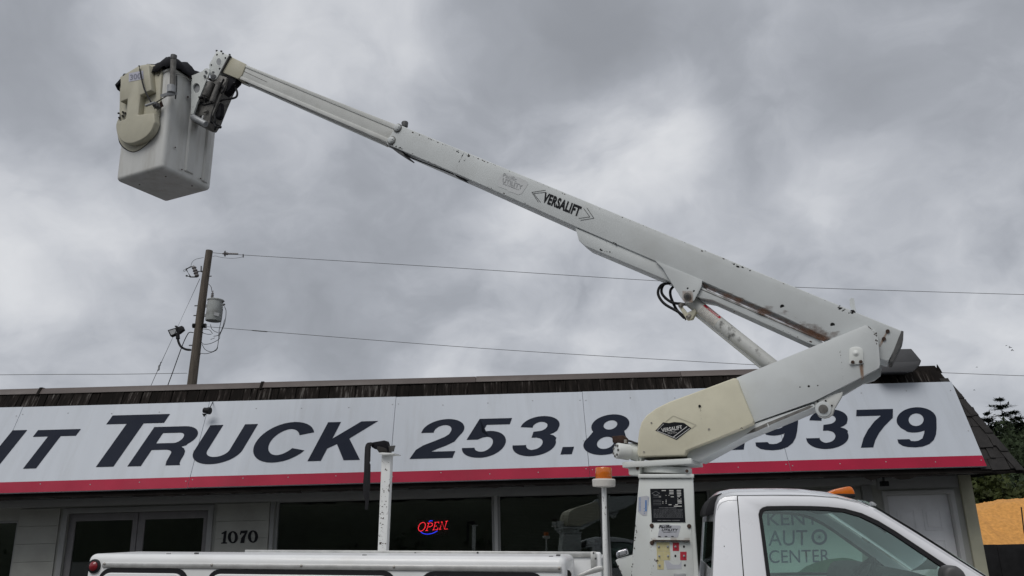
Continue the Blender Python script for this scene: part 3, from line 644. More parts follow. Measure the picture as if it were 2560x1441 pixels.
LET = (('I', (-46, 1172), (68, 1076), (60, 1076), (-30, 1173), .0), ('T', (50, 1172), (202, 1074), (140, 1075), (70, 1172), 0), ('T', (229, 1168), (425, 1036), (340, 1038), (250, 1168), 0),
       ('R', (319, 1166), (495, 1085), (440, 1067), (380, 1165), 0), ('U', (482, 1137), (645, 1061), (600, 1062), (530, 1161), 0), ('C', (633, 1125), (786, 1078), (731, 1056), (685, 1157), 0),
       ('K', (769, 1153), (945, 1054), (880, 1055), (830, 1152), 0), ('2', (1024, 1148), (1161, 1066), (1122, 1048.5), (1080, 1146.5), 0), ('5', (1155, 1116), (1280, 1046), (1240, 1047), (1197, 1145), 0),
       ('3', (1281, 1106), (1399, 1062), (1359, 1041), (1325, 1141), 0), ('.', (1401, 1136.5), (1435, 1118), (1425, 1118), (1410, 1136.5), 0), ('8', (1458, 1112), (1574, 1062), (1524, 1037), (1504, 1138), 0),
       ('.', (1827, 1125), (1862, 1106), (1850, 1106), (1840, 1125), 0), ('9', (1886, 1099), (1999, 1066), (1955, 1027), (1941, 1126), 0), ('3', (2013, 1090), [(2124, 1095), (2120, 1049)], (2078, 1024), (2066, 1123), 0),
       ('7', [(2134.5, 1026), (2152, 1119.5)], (2232, 1023), (2180, 1024.5), (2165, 1119.5), 0), ('9', [(2239, 1051), (2241, 1095)], [(2346, 1065), (2341, 1046)], (2293, 1019), (2291, 1119), 0))
for i, (ch, l, r_, t_, b_, _) in enumerate(LET):
    letter(ch, l, r_, t_, b_, SH)
# security camera hanging in front of the sign
cp = on((516, 1029), back(SPL, -0.16))
sc_ = thing('security_camera', cp, 'small black security camera hanging on a wire before the sign above the word TRUCK', 'camera')
lathe('camera_body', cp+V((-.05, 0.01, .02)), V((1, -.2, -.15)), ((.012, 0), (.038, .012), (.042, .07), (.05, .075), (.05, .11), (.03, .112)), 'black_rubber', sc_)
tube('cable', [cp, cp+V((.03, .05, .07)), on((533, 1004), back(SPL, .02))], 0.006, 'black_rubber', sc_)
solid('hood_clip', [[cp+V((-.06, 0, -.03)), cp+V((-.03, 0, -.075)), cp+V((0, 0, -.03))]], V((0, .02, 0)), 'black_rubber', sc_)

# ================================================================== lit OPEN sign behind the window
op = (V((0, WY+0.125, 0)), V((0, -1, 0)))
osn = thing('open_sign', on((1082, 1320), op), 'lit red OPEN sign with blue curved line hanging in the dark window', 'sign')
OPN = {'O': [[(235+38*math.cos(R(a))+ (50*math.sin(R(a)))*.28+15, 628-50*math.sin(R(a))) for a in range(0, 361, 18)]],
       'P': [[(303, 672), (330, 585)], [(290, 673), (320, 671)], [(312, 588), (350, 583), (372, 592), (371, 612), (350, 626), (322, 630)]],
       'E': [[(383, 664), (405, 578)], [(372, 665), (428, 660), (434, 640)], [(394, 622), (420, 619)], [(395, 579), (444, 573), (443, 590)]],
       'N': [[(455, 657), (480, 572), (508, 655), (534, 564)], [(445, 658), (470, 656)], [(468, 573), (484, 572)], [(520, 566), (546, 562)], [(514, 655), (545, 653)]]}
for k, sts in OPN.items():
    bm = bmesh.new()
    for s in sts:
        for dx in (0,):
            add_tube(bm, [on(p, op) for p in zL4(*s)], 0.0052, 6)
    fin(bm, 'neon_letter', 'neon_red', osn, smooth=True)
tube('neon_arc', [on(p, op) for p in zL4((235, 686), (270, 706), (315, 712), (370, 703), (428, 675))], 0.005, 'neon_blue', osn)
tube('neon_arc', [on(p, op) for p in zL4((330, 572), (348, 560), (372, 560))], 0.005, 'neon_blue', osn)
plate('backing', zL4((195, 548), (556, 540), (548, 720), (210, 732)), op, 0.004, 'hole_black', osn, off=0.02)

# ================================================================== banner on the wall, seen through the cab
bp_ = (V((0, WY-0.034, 0)), V((0, -1, 0)))
ban = thing('wall_banner', on((2040, 1440), bp_), 'pale banner reading KENT AUTO CENTER with green hills, seen through the cab windows', 'banner')
plate('banner_sheet', [(1893, 1268), (2152, 1263), (2160, 1540), (1900, 1545)], bp_, 0.004, 'banner_white', ban)
def btext(s, BL, BR, TL, name='lettering'): text(s, BL, BR, TL, bp_, 'banner_blue', ban, off=-0.003, bold=0.004)
btext('KENT', *zCab((185, 305), (790, 296), (175, 150))); btext('AUT', *zCab((195, 548), (660, 540), (195, 365))); btext('CENTER', *zCab((205, 752), (925, 740), (200, 598)))
oc = zCab((798, 442))[0]
plate('ring', circ(oc, 20, 20, 30), bp_, 0.002, 'banner_blue', ban, holes=[circ(oc, 13.5, 13.5, 24)], off=-0.004)
st = []
for i in range(16): st.append((oc[0]+(11 if i % 2 == 0 else 2.2)*math.cos(i*math.pi/8), oc[1]+(11 if i % 2 == 0 else 2.2)*math.sin(i*math.pi/8)))
plate('compass_star', st, bp_, 0.002, 'banner_blue', ban, off=-0.004)
hl = zCab((440, 1350), (440, 905), (560, 850), (640, 790), (760, 740), (900, 705), (1080, 685), (1180, 700), (1240, 720))+[(2158, 1430), (2159, 1538)]
plate('green_hills', hl, bp_, 0.002, 'banner_green', ban, off=-0.0055)
# ================================================================== bucket truck
TH = R(10)
LAT = V((math.sin(TH), math.cos(TH), 0))            # across the truck, away from the viewer
tp0 = atY((1404, 1430.5), 5.2); TPL = (tp0, -LAT)
PLf = on((257, 1419), TPL); DIR = (tp0-PLf).normalized(); TUP = DIR.cross(LAT).normalized()
def T(a, c, b): return tp0+DIR*a+LAT*c+TUP*b
def lane(c): return back(TPL, c)                     # plane parallel to the truck side, c metres in
def loc(p, c=0.0):
    q = on(p, lane(c))-tp0; return q.dot(DIR), q.dot(TUP)
GB = -tp0.z/TUP.z                                    # roughly the ground in truck coordinates
TW = 2.15
trk = thing('bucket_truck', T(0, TW/2, GB), 'white utility bucket truck with raised folding boom parked before the shop', 'truck')
# ---- service body
aL = loc((214, 1425))[0]; aR = loc((1414, 1420))[0]; bT = loc((900, 1389), .04)[1]
sb = box('service_body', T, aL, aR, 0, 0.54, -1.05, bT, 'body_white', trk, bevel=0.045, seg=5)
box('far_compartment', T, aL, aR, TW-0.54, TW, -1.05, bT-.07, 'body_white', sb, bevel=0.045, seg=5)
box('bed_floor', T, aL+0.02, aR-0.02, 0.545, TW-0.545, -0.75, -0.70, 'aluminium', sb)
q0, q1 = loc((257, 1408)), loc((257, 1419)); q2 = loc((1404, 1416))
bm = bmesh.new(); add_hexa(bm, [T(q1[0], -.010, q1[1]), T(0, -.010, 0), T(0, .0, 0), T(q1[0], .0, q1[1]), T(q0[0], -.010, q0[1]), T(0.0, -.010, q2[1]), T(0.0, .0, q2[1]), T(q0[0], .0, q0[1])])
trim = fin(bm, 'drip_rail', 'aluminium', sb, bevel=0.003)
for x, y in ((261, 1410), (529.5, 1413), (753, 1415), (985, 1418), (1398, 1421)):
    c = on((x, y), back(TPL, -.010)); bm = bmesh.new(); add_lathe(bm, c, -LAT, ((.009, 0), (.008, .004), (.003, .007)), 10); fin(bm, 'screw', 'zinc_bolt', sb, smooth=True)
# compartment doors with rubber seals
def rrect(a0, a1, b0, b1, r_, c, n=6):
    P = []
    for (cx_, cb_, s) in ((a1-r_, b1-r_, 0), (a0+r_, b1-r_, 90), (a0+r_, b0+r_, 180), (a1-r_, b0+r_, 270)):
        for i in range(n+1): t = R(s+90*i/n); P.append(T(cx_+r_*math.cos(t), c, cb_+r_*math.sin(t)))
    return P
for (x0, x1, yt_) in ((247, 472, 1421), (519, 992, 1425), (1050, 1364, 1430)):
    a0, a1 = loc((x0, 1440))[0], loc((x1, 1440))[0]; b1 = loc(((x0+x1)/2, yt_))[1]
    dr = solid('compartment_door', [rrect(a0+.028, a1-.028, -0.78, b1-.030, .07, -.022)], LAT*0.02, 'body_white', sb, bevel=0.008, seg=3)
    solid('door_seal', [rrect(a0, a1, -0.81, b1, .09, -.006), rrect(a0+.030, a1-.030, -0.778, b1-.032, .068, -.006)], LAT*0.005, 'black_rubber', sb)
rl = on((237, 1416), TPL)
lathe('marker_lamp', rl, -LAT, ((.046, 0), (.046, .012), (.034, .016), (.032, .006), (.001, .006)), 'black_rubber', sb)
lathe('lamp_lens', rl-LAT*.006, -LAT, ((.033, 0), (.031, .012), (.022, .02), (.001, .023)), 'red_lens', sb)
for x, y in ((420, 1386.5), (490, 1384), (910, 1389.5), (1377, 1393), (1395, 1389)):
    a, b = loc((x, y), .05); box('latch_clip', T, a-.012, a+.014, .045, .065, b-.004, b+.006, 'dark_metal', sb, bevel=.002)
# raised cargo box behind with aluminium edging
c2 = 0.58
a0, bR = loc((614, 1379), c2); a1, bR1 = loc((1502, 1377), c2); bR = (bR+bR1)/2
cb = box('cargo_wall', T, a0, a1, c2, c2+.045, -0.6, bR, 'body_white', trk, bevel=0.015, seg=3)
box('bulkhead', T, aR+.02, a1-.02, c2+.047, TW-.56, -.6, bR-.05, 'body_white', cb, bevel=.01)
a2 = loc((1489, 1380), c2)[0]
box('edge_rail', T, a0, a2, c2-.012, c2-.001, bR-.034, bR+.002, 'aluminium', cb, bevel=.002)
box('edge_rail', T, a2-.034, a2+.004, c2-.016, c2-.0125, bR-.105, bR+.003, 'aluminium', cb, bevel=.002)
for x, y in ((1194, 1382.5), (1484, 1383), (1489, 1397), (1038, 1384)):
    cc = on((x, y), lane(c2-.014)); bm = bmesh.new(); add_lathe(bm, cc, -LAT, ((.008, 0), (.006, .005), (.001, .006)), 8); fin(bm, 'screw', 'dark_metal', cb, smooth=True)
zq = zL4((2030, 1175), (2240, 1085), (2310, 1075), (2325, 1130), (2260, 1150), (2080, 1195), (2040, 1240), (1990, 1240))
plate('support_channel', zq, lane(.3), .06, 'aluminium', cb, bevel=.003)
plate('paint_loss', zL4((1912, 1120), (1940, 1130), (1960, 1165), (1955, 1240), (1912, 1240)), back(TPL, .046), .002, 'hole_black', sb, off=-.05)

# ---- boom rest post and its strap
pc = 0.62
pp = [(945, 1384), (976-10, 1384), (975.5, 1136), (953, 1136)]
post = plate('boom_rest_post', [(943.5, 1386), (965.5, 1386), (977, 1137), (954, 1137)], lane(pc), .06, 'post_white', trk, bevel=.004)
plate('rest_plate', zL3((1258, 268), (1300, 262), (1410, 268), (1410, 276), (1300, 284)), lane(pc-.05), .16, 'post_white', post, bevel=.002)
plate('rest_bracket', zL3((1340, 205), (1412, 198), (1400, 252), (1345, 258)), lane(pc+.02), .02, 'dark_metal', post)
chips('paint_chips', (956, 1380), (967, 1150), 75, lane(pc), post, .002, .014, .018, 'rust_brown', along=0.6)
chips('paint_chips', (951, 1375), (957, 1255), 45, lane(pc), post, .004, .024, .010, 'rust_brown', along=0.5)
# ---- pedestal
cP = 0.86
ped = plate('pedestal', zE((668, 404), (650, 600), (622, 950), (572, 1500), (560, 1700), (1330, 1700), (1305, 1500), (1262, 900), (1240, 404)), lane(cP), .42, 'pedestal_white', trk, bevel=.012, seg=3)
plate('pedestal_collar', zE((655, 362), (655, 402), (1247, 402), (1247, 360)), lane(cP-.02), .46, 'pedestal_white', ped, bevel=.006)
PF = lane(cP)
plc = plate('data_placard', zE((783, 517), (1137, 514), (1157, 872), (800, 874)), PF, .003, 'decal_black', ped, off=-.003)
def dashes(name, rows, material, zf, parent, plane, off=-.0045):
    bm = bmesh.new()
    for (x0, x1, y, h) in rows:
        bm.faces.new([bm.verts.new(on(p, back(plane, off))) for p in zf((x0, y+h/2), (x1, y+h/2), (x1, y-h/2), (x0, y-h/2))])
    return fin(bm, name, material, parent)
dashes('placard_print', [(540, 600, 212, 11), (648, 710, 211, 11), (756, 818, 210, 11), (650, 712, 234, 11), (758, 818, 233, 11), (650, 712, 258, 11), (760, 820, 257, 11), (762, 820, 278, 11), (598, 608, 281, 9), (640, 650, 281, 9),
    (500, 530, 303, 10), (672, 716, 301, 10), (766, 804, 300, 10), (768, 778, 324, 9), (812, 822, 324, 9), (598, 612, 349, 9), (766, 826, 349, 11), (552, 564, 371, 9), (598, 612, 371, 9), (768, 828, 370, 11),
    (552, 564, 393, 9), (598, 612, 393, 9), (768, 828, 391, 11), (640, 682, 415, 11), (735, 772, 415, 11), (716, 830, 436, 12)], 'decal_white', zPed, plc, PF)
rp = random.Random(2); rows = []
for y in list(range(482, 600, 13)):
    x = 425
    while x < 840: wv = rp.randint(12, 40); rows.append((x, min(x+wv, 845), y, 3.5)); x += wv+7
for y in (282, 305, 350, 372, 395, 417): rows.append((420, 535, y, 3.5))
dashes('placard_print', rows, 'faded_print', zPed, plc, PF)
dashes('placard_print', [(500, 570, 460, 7), (578, 640, 460, 7), (648, 755, 460, 7), (480, 540, 640, 8), (550, 680, 640, 8), (690, 800, 640, 8)], 'faded_print', zPed, plc, PF)
bm = bmesh.new(); add_stroke(bm, zPed((400, 252), (455, 222), (512, 250), (456, 282)), .9, lambda x, y: on((x, y), back(PF, -.0046)), True); fin(bm, 'placard_emblem', 'faded_print', plc)
# pale blue inspection sticker with sideways print
stk = plate('inspection_sticker', zPed((205, 305), (330, 285), (360, 300), (325, 570), (270, 570), (200, 515)), PF, .001, 'decal_silver', ped, off=-.0025)
dashes('sticker_print', [(232+dx, 238+dx, y, 12) for dx in (-16, 0) for y in range(318, 512, 20)]+[(305, 325, y, 17) for y in range(360, 508, 20)]+[(345, 349, y, 9) for y in range(320, 420, 12)]+[(285, 297, y, 9) for y in (470, 510, 540)], 'decal_blue', zPed, stk, PF, -.0045)
# control plate
cpl = plate('control_plate', zPed((368, 692), (963, 697), (975, 930), (1005, 1480), (400, 1480)), PF, .004, 'pedestal_white', ped, off=-.0045, bevel=.001)
PC = back(PF, -.0048)
us = plate('utility_sticker', zPed((482, 880), (520, 700), (660, 697), (680, 710), (800, 712), (815, 728), (778, 870), (764, 884)), PC, .001, 'decal_silver', cpl, off=-.0012)
text('Pacific', *zPed((498, 753), (678, 750), (508, 712)), PC, 'decal_black', us, off=-.003, bold=.03); text('UTILITY', *zPed((538, 795), (768, 792), (548, 762)), PC, 'decal_black', us, off=-.003, bold=.03)
text('EQUIPMENT INC', *zPed((562, 818), (756, 812), (564, 806)), PC, 'decal_black', us, off=-.003, bold=.02)
dashes('sticker_print', [(492, 526, 872, 12), (585, 620, 871, 12), (678, 712, 870, 12), (505, 645, 706, 5)], 'decal_black', zPed, us, PC, -.003)
plate('rust_ledge', zPed((408, 920), (945, 925), (945, 938), (412, 934)), PC, .03, 'rust_brown', cpl, off=-.03, bevel=.002)
def tagplate(x0, y0, x1, y1, m_): return plate('control_tag', zPed((x0, y0), (x1, y0), (x1, y1), (x0, y1)), PC, .0012, m_, cpl, off=-.0015)
for q in ((468, 955, 560, 1080), (562, 955, 655, 1080), (472, 1084, 566, 1210), (568, 1084, 662, 1210), (478, 1214, 572, 1345)): tagplate(*q, 'decal_yellow')
tagplate(700, 958, 790, 1078, 'decal_red'); tagplate(806, 1090, 898, 1212, 'decal_red')
plate('control_tag', zPed((585, 1225), (640, 1225), (700, 1275), (790, 1275), (825, 1225), (825, 1335), (620, 1340)), PC, .0012, 'decal_silver', cpl, off=-.0015)
for x, y in ((498, 1016), (628, 1016), (506, 1150), (632, 1150), (510, 1285), (738, 1018), (862, 1150)):
    lathe('toggle_switch', on(zPed((x, y))[0], PC), -LAT, ((.008, 0), (.008, .004), (.004, .005), (.0035, .018), (.001, .02)), 'grey_metal', cpl, 10)
for x, y in ((860, 1018), (737, 1150), (874, 1285)):
    plate('switch_hole', circ(zPed((x, y))[0], 2.6, 3.2, 10), PC, .001, 'hole_black', cpl, off=-.0018)
for x, y in ((398, 716), (935, 722), (402, 962)):
    lathe('plate_bolt', on(zPed((x, y))[0], PC), -LAT, ((.016, 0), (.014, .008), (.002, .01)), 'rusty_bolt', cpl, 8)
plate('keyed_box', zPed((715, 1405), (885, 1405), (890, 1500), (715, 1500)), PC, .03, 'grey_metal', cpl, off=-.03, bevel=.003)
chips('paint_chips', zPed((176, 700))[0], zPed((108, 1440))[0], 60, PF, ped, .002, .010, .004, 'rust_brown', along=1.3)
chips('paint_chips', zPed((376, 730))[0], zPed((400, 1430))[0], 40, PC, ped, .0015, .008, .010, 'rust_brown', along=1.0)
chips('paint_chips', zPed((455, 1200))[0], zPed((460, 1290))[0], 9, PC, ped, .008, .022, .006, 'rust_brown', along=1.2)
decal_fade('rust_run', zPed((405, 885), (950, 890), (950, 965), (405, 965)), PC, 'rust_streak', ped, fade=lambda u, v: (.35 if .35 < v < .7 else .1)*(1-.5*u), off=-.002)
# side box with work lamp
sbx = plate('side_box', zE((415, 1272), (602, 1222), (580, 1500), (520, 1500)), lane(cP+.06), .25, 'pedestal_white', trk, bevel=.006)
plate('work_lamp', zE((420, 1200), (445, 1172), (525, 1150), (545, 1165), (553, 1212), (430, 1248)), lane(cP+.05), .10, 'chrome', sbx, bevel=.01, seg=3)
plate('lamp_lens', zE((455, 1185), (520, 1165), (530, 1205), (465, 1225)), lane(cP+.045), .006, 'grey_metal', sbx, bevel=.002)
chips('paint_chips', zE((417, 1275))[0], zE((520, 1500))[0], 20, lane(cP+.06), sbx, .003, .014, .004, 'rust_brown', along=1.5)

# ---- amber beacon on its pole
bc = 0.62
b0 = on(zE((295, 495))[0], lane(bc)); b1 = on(zE((325, 1900))[0], lane(bc)); ax = (b0-b1).normalized()
bpole = cyl('beacon_pole', b1, b0, .017, 'post_white', trk)
chips('paint_chips', zE((300, 760))[0], zE((318, 1440))[0], 24, back(lane(bc), -.017), bpole, .002, .009, .005, 'rust_brown', along=.6)
k_ = 0.00278
lathe('beacon_base', b0-ax*.006, ax, ((.02, 0), (.078, .006), (.08, .014), (.082, .050), (.076, .058), (.02, .059)), 'beacon_base', bpole, 28)
lathe('beacon_lens', b0+ax*.053, ax, ((.056, 0), (.0585, .004), (.058, .068), (.054, .077), (.02, .081), (.001, .081)), 'amber', bpole, 28)

# ================================================================== turntable, booms
PH = R(22.8)
tc0 = on((1665, 1187), lane(cP+.2)); BN = V((-math.sin(PH), -math.cos(PH), 0)); BP = (tc0+BN*.17, BN); BE = V((math.cos(PH), -math.sin(PH), 0))
tt = cyl('turntable', on((1665, 1186), lane(cP+.2)), on((1665, 1170), lane(cP+.2)), .19, 'pedestal_white', trk, n=40, bevel=.004)
def TB(a, c, b): return tc0+BE*a-BN*c+V((0, 0, b))
fl0 = on((1664, 1169), (tc0, BN)).z-tc0.z; fl1 = on((1664, 1155), (tc0, BN)).z-tc0.z
box('turntable_flange', TB, -.27, .24, -.22, .22, fl0, fl1, 'pedestal_white', tt, bevel=.006)
plate('swing_gear_case', zC((280, 1148), (378, 1140), (375, 1200), (358, 1216), (285, 1212)), back(BP, -.02), .2, 'pedestal_white', tt, bevel=.01)
for q in ((650, 300), (1172, 330)): cyl('flange_bolt', on(zE(q)[0], back(BP, -.03)), on(zE(q)[0], back(BP, .02)), .012, 'rusty_bolt', tt, n=8)
# hydraulic swing motor
mo = on((1541, 1127), back(BP, -.06)); mdir = (BE*.75-BN*.65+V((0, 0, -.12))).normalized()
mt_ = lathe('swing_motor', mo, mdir, ((.03, -.004), (.054, 0), (.058, .008), (.058, .05), (.058, .052), (.058, .10), (.046, .105), (.046, .18), (.07, .182), (.07, .2), (.04, .202), (.04, .3)), 'pedestal_white', trk)
fx, fy = frame_of(mdir)
for k in range(7):
    a = 2*math.pi*k/7; c = mo+(fx*math.cos(a)+fy*math.sin(a))*.041; cyl('motor_bolt', c-mdir*.010, c+mdir*.01, .009, 'grimy_metal', mt_, n=6)
plate('valve_block', zC((155, 908), (240, 900), (270, 925), (268, 962), (160, 960)), back(BP, .0), .06, 'rust_brown', mt_, bevel=.006)
cyl('hose_fitting', on(zC((262, 935))[0], back(BP, -.01)), on(zC((262, 962))[0], back(BP, -.01)), .012, 'zinc_bolt', mt_, n=8)
tube('hose', [on(p, back(BP, .02)) for p in zC((262, 940), (300, 948), (350, 965), (400, 970))], .008, 'black_rubber', mt_)
plate('motor_mount', zC((268, 965), (360, 960), (360, 1105), (300, 1095), (290, 1060)), back(BP, .03), .2, 'pedestal_white', mt_, bevel=.006)
cyl('mount_bolt', on(zC((282, 1022))[0], BP), on(zC((282, 1022))[0], back(BP, .05)), .012, 'rusty_bolt', mt_, n=8)

# ---- lower boom: two side plates with box below and rounded elbow end
lo_ = [(1842-230, 1040)]
lbpts = zC((740, 1040), (1130, 452))+[(2163, 813.6)]+zB((2200, 845), (2232, 862), (2252, 890), (2262, 930), (2275, 1110), (2270, 1135), (2243, 1152))+zC((1740, 632), (1265, 800), (760, 1010))
lb = plate('lower_boom', lbpts, BP, .045, 'boom_white', trk, bevel=.006)
plate('far_side_plate', zC((740, 1060), (1130, 472))+[(2155, 835)]+zB((2200, 862), (2240, 900), (2262, 990), (2285, 1150), (2280, 1190), (2235, 1225), (2150, 1252))+zC((1960, 590), (1740, 660), (1265, 830), (760, 1040)), back(BP, .295), .045, 'boom_white', lb, bevel=.006)
plate('boom_web', zC((760, 1030), (1150, 600), (1560, 430), (1900, 330), (1900, 500), (1265, 790)), back(BP, .05), .24, 'grey_metal', lb)
lob = plate('lower_channel', zC((735, 1030), (1260, 812), (1730, 655), (1742, 682), (1200, 905), (832, 1108), (745, 1085)), back(BP, .012), .30, 'boom_white', lb, bevel=.005)
plate('channel_slot', zC((1205, 892), (1260, 850), (1375, 800), (1700, 668), (1725, 672), (1700, 690), (1400, 815), (1280, 872)), back(BP, .010), .004, 'grimy_metal', lb)
plate('slot_rib', zC((1366, 812), (1374, 808), (1384, 836), (1376, 840)), back(BP, .006), .005, 'boom_white', lb)
lug = plate('cylinder_lug', zC((1735, 645), (1850, 590), (1960, 560), (1950, 600), (1895, 690), (1880, 735), (1850, 760), (1810, 770), (1770, 755), (1745, 715)), back(BP, .02), .05, 'inner_boom_white', lb, bevel=.006)
cyl('lug_boss', on((2058, 1023), back(BP, .004)), on((2058, 1023), back(BP, .06)), .052, 'boom_white', lb, n=28, bevel=.004)
cyl('lug_pin', on((2058, 1023), back(BP, -.004)), on((2058, 1023), back(BP, .03)), .031, 'grimy_metal', lb, n=20, bevel=.003)
for q in ((1762, 637), (1824, 632), (1872, 668)): cyl('lug_screw', on(zC(q)[0], back(BP, .012)), on(zC(q)[0], back(BP, .03)), .006, 'hole_black', lb, n=8)
pvp = zC((2008, 240), (2012, 225), (2030, 214), (2062, 209), (2092, 214), (2110, 226), (2117, 245), (2120, 335), (2112, 345), (2015, 350), (2007, 340))
pv = plate('pivot_plate', pvp, back(BP, -.012), .012, 'pedestal_white', lb, bevel=.003)
for q in ((2035, 330), (2098, 327)): cyl('pivot_bolt', on(zC(q)[0], back(BP, -.026)), on(zC(q)[0], back(BP, -.011)), .0125, 'rusty_bolt', lb, n=6)
lathe('pivot_button', on(zC((2060, 262))[0], back(BP, -.012)), BN, ((.024, 0), (.016, .003), (.010, .009), (.002, .012)), 'pedestal_white', lb, 16)
for q, r_ in (((1623, 525), .0045), ((1692, 519), .008), ((1762, 513), .0045)): cyl('plate_hole', on(zC(q)[0], back(BP, -.0012)), on(zC(q)[0], back(BP, .01)), r_, 'hole_black', lb, n=12)
for q, r_ in (((1940, 235), 1), ((1945, 350), 1)): pass
chips('weld_crack', zC((1935, 225))[0], zC((1962, 500))[0], 26, BP, lb, .001, .006, .0015, 'rust_brown', along=1.5)
chips('paint_chips', zC((2150, 45))[0], zC((2222, 120))[0], 22, BP, lb, .002, .012, .004, 'rust_brown')
chips('paint_chips', zC((2215, 90))[0], zC((2230, 230))[0], 14, BP, lb, .002, .012, .003, 'rust_brown')
decal_fade('rust_run', zC((2085, 345), (2118, 345), (2122, 470), (2100, 475)), BP, 'rust_streak', lb, 6, 10, lambda u, v: (.62-.25*v)*(1-abs(u-.5)*1.2))
# ---- cream cover over the knuckle with logo
cvp = zC((1100, 456), (1130, 455), (1160, 540), (1262, 790), (1255, 812), (1170, 850), (985, 925), (735, 1022), (722, 1060), (362, 1070), (352, 1040), (358, 930), (368, 860), (385, 800), (425, 745), (500, 690), (600, 640), (900, 530))
cov = plate('boom_cover', cvp, back(BP, -.07), .44, 'cream_fiberglass', trk, bevel=.028, seg=4)
plate('cover_flange', zC((360, 1050), (690, 1042), (700, 985), (770, 935), (1250, 795), (1262, 800), (1170, 850), (985, 925), (735, 1022), (726, 1064), (362, 1072)), back(BP, -.035), .37, 'cream_fiberglass', cov, bevel=.01)
CP_ = back(BP, -.0705)
dm_ = plate('logo_patch', zC((495, 865), (555, 800), (600, 806), (640, 798), (700, 802), (720, 806), (776, 846), (660, 938)), CP_, .001, 'decal_black', cov, off=-.0015)
bm = bmesh.new(); mpf = lambda x, y: on((x, y), back(CP_, -.003))
add_stroke(bm, zC((508, 864), (560, 812)), .9, mpf); add_stroke(bm, zC((508, 866), (656, 926), (762, 847)), 1.2, mpf); add_stroke(bm, zC((635, 915), (742, 832)), 1.6, mpf); fin(bm, 'logo_border', 'decal_white', cov)
text('VERSALIFT', *zC((546, 878), (706, 853), (540, 848)), CP_, 'decal_white', cov, off=-.003, bold=.02)
text('TIME MFG CO', *zC((590, 884), (650, 874), (588, 877)), CP_, 'decal_white', cov, off=-.003, bold=0); text('WACO, TEXAS', *zC((590, 895), (665, 884), (588, 888)), CP_, 'decal_white', cov, off=-.003, bold=0)
bm = bmesh.new(); add_stroke(bm, zC((575, 795), (633, 748), (812, 820), (775, 850)), 1.3, mpf); fin(bm, 'logo_ghost', 'bucket_cream', cov)
for q, r_, m_ in (((840, 673), .010, 'hole_black'), ((463, 803), .006, 'zinc_bolt'), ((913, 853), .007, 'zinc_bolt'), ((405, 1030), .006, 'zinc_bolt')):
    cyl('cover_screw', on(zC(q)[0], back(CP_, -.006)), on(zC(q)[0], back(CP_, .01)), r_, m_, cov, n=8)
decal_fade('grime_run', zC((836, 690), (856, 690), (872, 890), (846, 890)), CP_, 'grime_stain', cov, 4, 8, lambda u, v: (.42-.12*v)*(1-abs(u-.5)))
chips('paint_chips', zC((1150, 830))[0], zC((1170, 850))[0], 4, CP_, cov, .004, .012, .004, 'rust_brown')

# ---- upper boom (outer)
UPL = back(BP, .055)
UW = .235
utop = [zA((345, 186))[0], (2256, 828)]
ub = plate('upper_boom', [utop[0], (2256, 828)]+zB((2425, 920), (2340, 1085), (2325, 1092), (2080, 1010), (1850, 900), (1560, 762), (1260, 632), (1010, 522))+[(1438, 567), (1158, 442.5)]+zA((400, 445), (345, 420), (262, 388), (250, 375), (268, 335), (318, 245)), UPL, UW, 'boom_white', trk, bevel=.007, seg=3)
sub = plate('lower_stiffener', zB((108, 140), (135, 235), (180, 270), (770, 518), (800, 540), (1000, 640), (1085, 655), (1750, 955), (1800, 975), (1900, 990), (1850, 935), (1010, 565), (1010, 518), (680, 380)), back(UPL, .014), UW-.03, 'boom_white', ub, bevel=.004)
plate('stiffener_seam', zB((1000, 575), (1850, 938), (1850, 944), (1000, 581)), back(UPL, .0125), .003, 'grimy_metal', ub)
brk = plate('cylinder_bracket', zB((675, 374), (1012, 515), (1005, 560), (955, 655), (930, 672), (900, 676), (880, 665), (860, 640), (765, 490), (730, 430)), back(UPL, -.012), .012, 'boom_white', ub, bevel=.003)
plate('cylinder_bracket', zB((765, 440), (1005, 540), (955, 655), (900, 676), (860, 640)), back(UPL, UW), .012, 'boom_white', ub, bevel=.003)
cyl('bracket_pin', on(zB((905, 628))[0], back(UPL, -.035)), on(zB((905, 628))[0], back(UPL, -.010)), .028, 'grimy_metal', ub, n=20, bevel=.004)
cyl('bracket_pin_cap', on(zB((905, 628))[0], back(UPL, -.042)), on(zB((905, 628))[0], back(UPL, -.034)), .013, 'dark_metal', ub, n=12)
for q in ((908, 573), (952, 592)): cyl('bracket_hole', on(zB(q)[0], back(UPL, -.0135)), on(zB(q)[0], UPL), .008, 'hole_black', ub, n=10)
decal_fade('rust_halo', zB((868, 590), (945, 590), (945, 672), (868, 672)), back(UPL, -.012), 'rust_streak', ub, 8, 8, lambda u, v: .45-.5*max(abs(u-.5), abs(v-.5)))
for q in ((1580, 702), (1938, 832)): cyl('inspection_hole', on(zB(q)[0], back(UPL, -.0015)), on(zB(q)[0], back(UPL, .01)), .0155, 'hole_black', ub, n=18)
for q in ((2330, 877), (2303, 931)): cyl('end_bolt', on(zB(q)[0], back(UPL, -.012)), on(zB(q)[0], UPL), .0135, 'rusty_bolt', ub, n=8)
plate('end_cap', [(2254, 827), (2259, 829), (2258, 850), (2232, 904), (2224, 904), (2246, 846)], back(UPL, -.003), UW+.006, 'dark_metal', ub)
plate('top_bracket', zB((2058, 650), (2075, 640), (2090, 645), (2105, 735), (2080, 735), (2060, 690)), back(UPL, .12), .012, 'boom_white', ub)
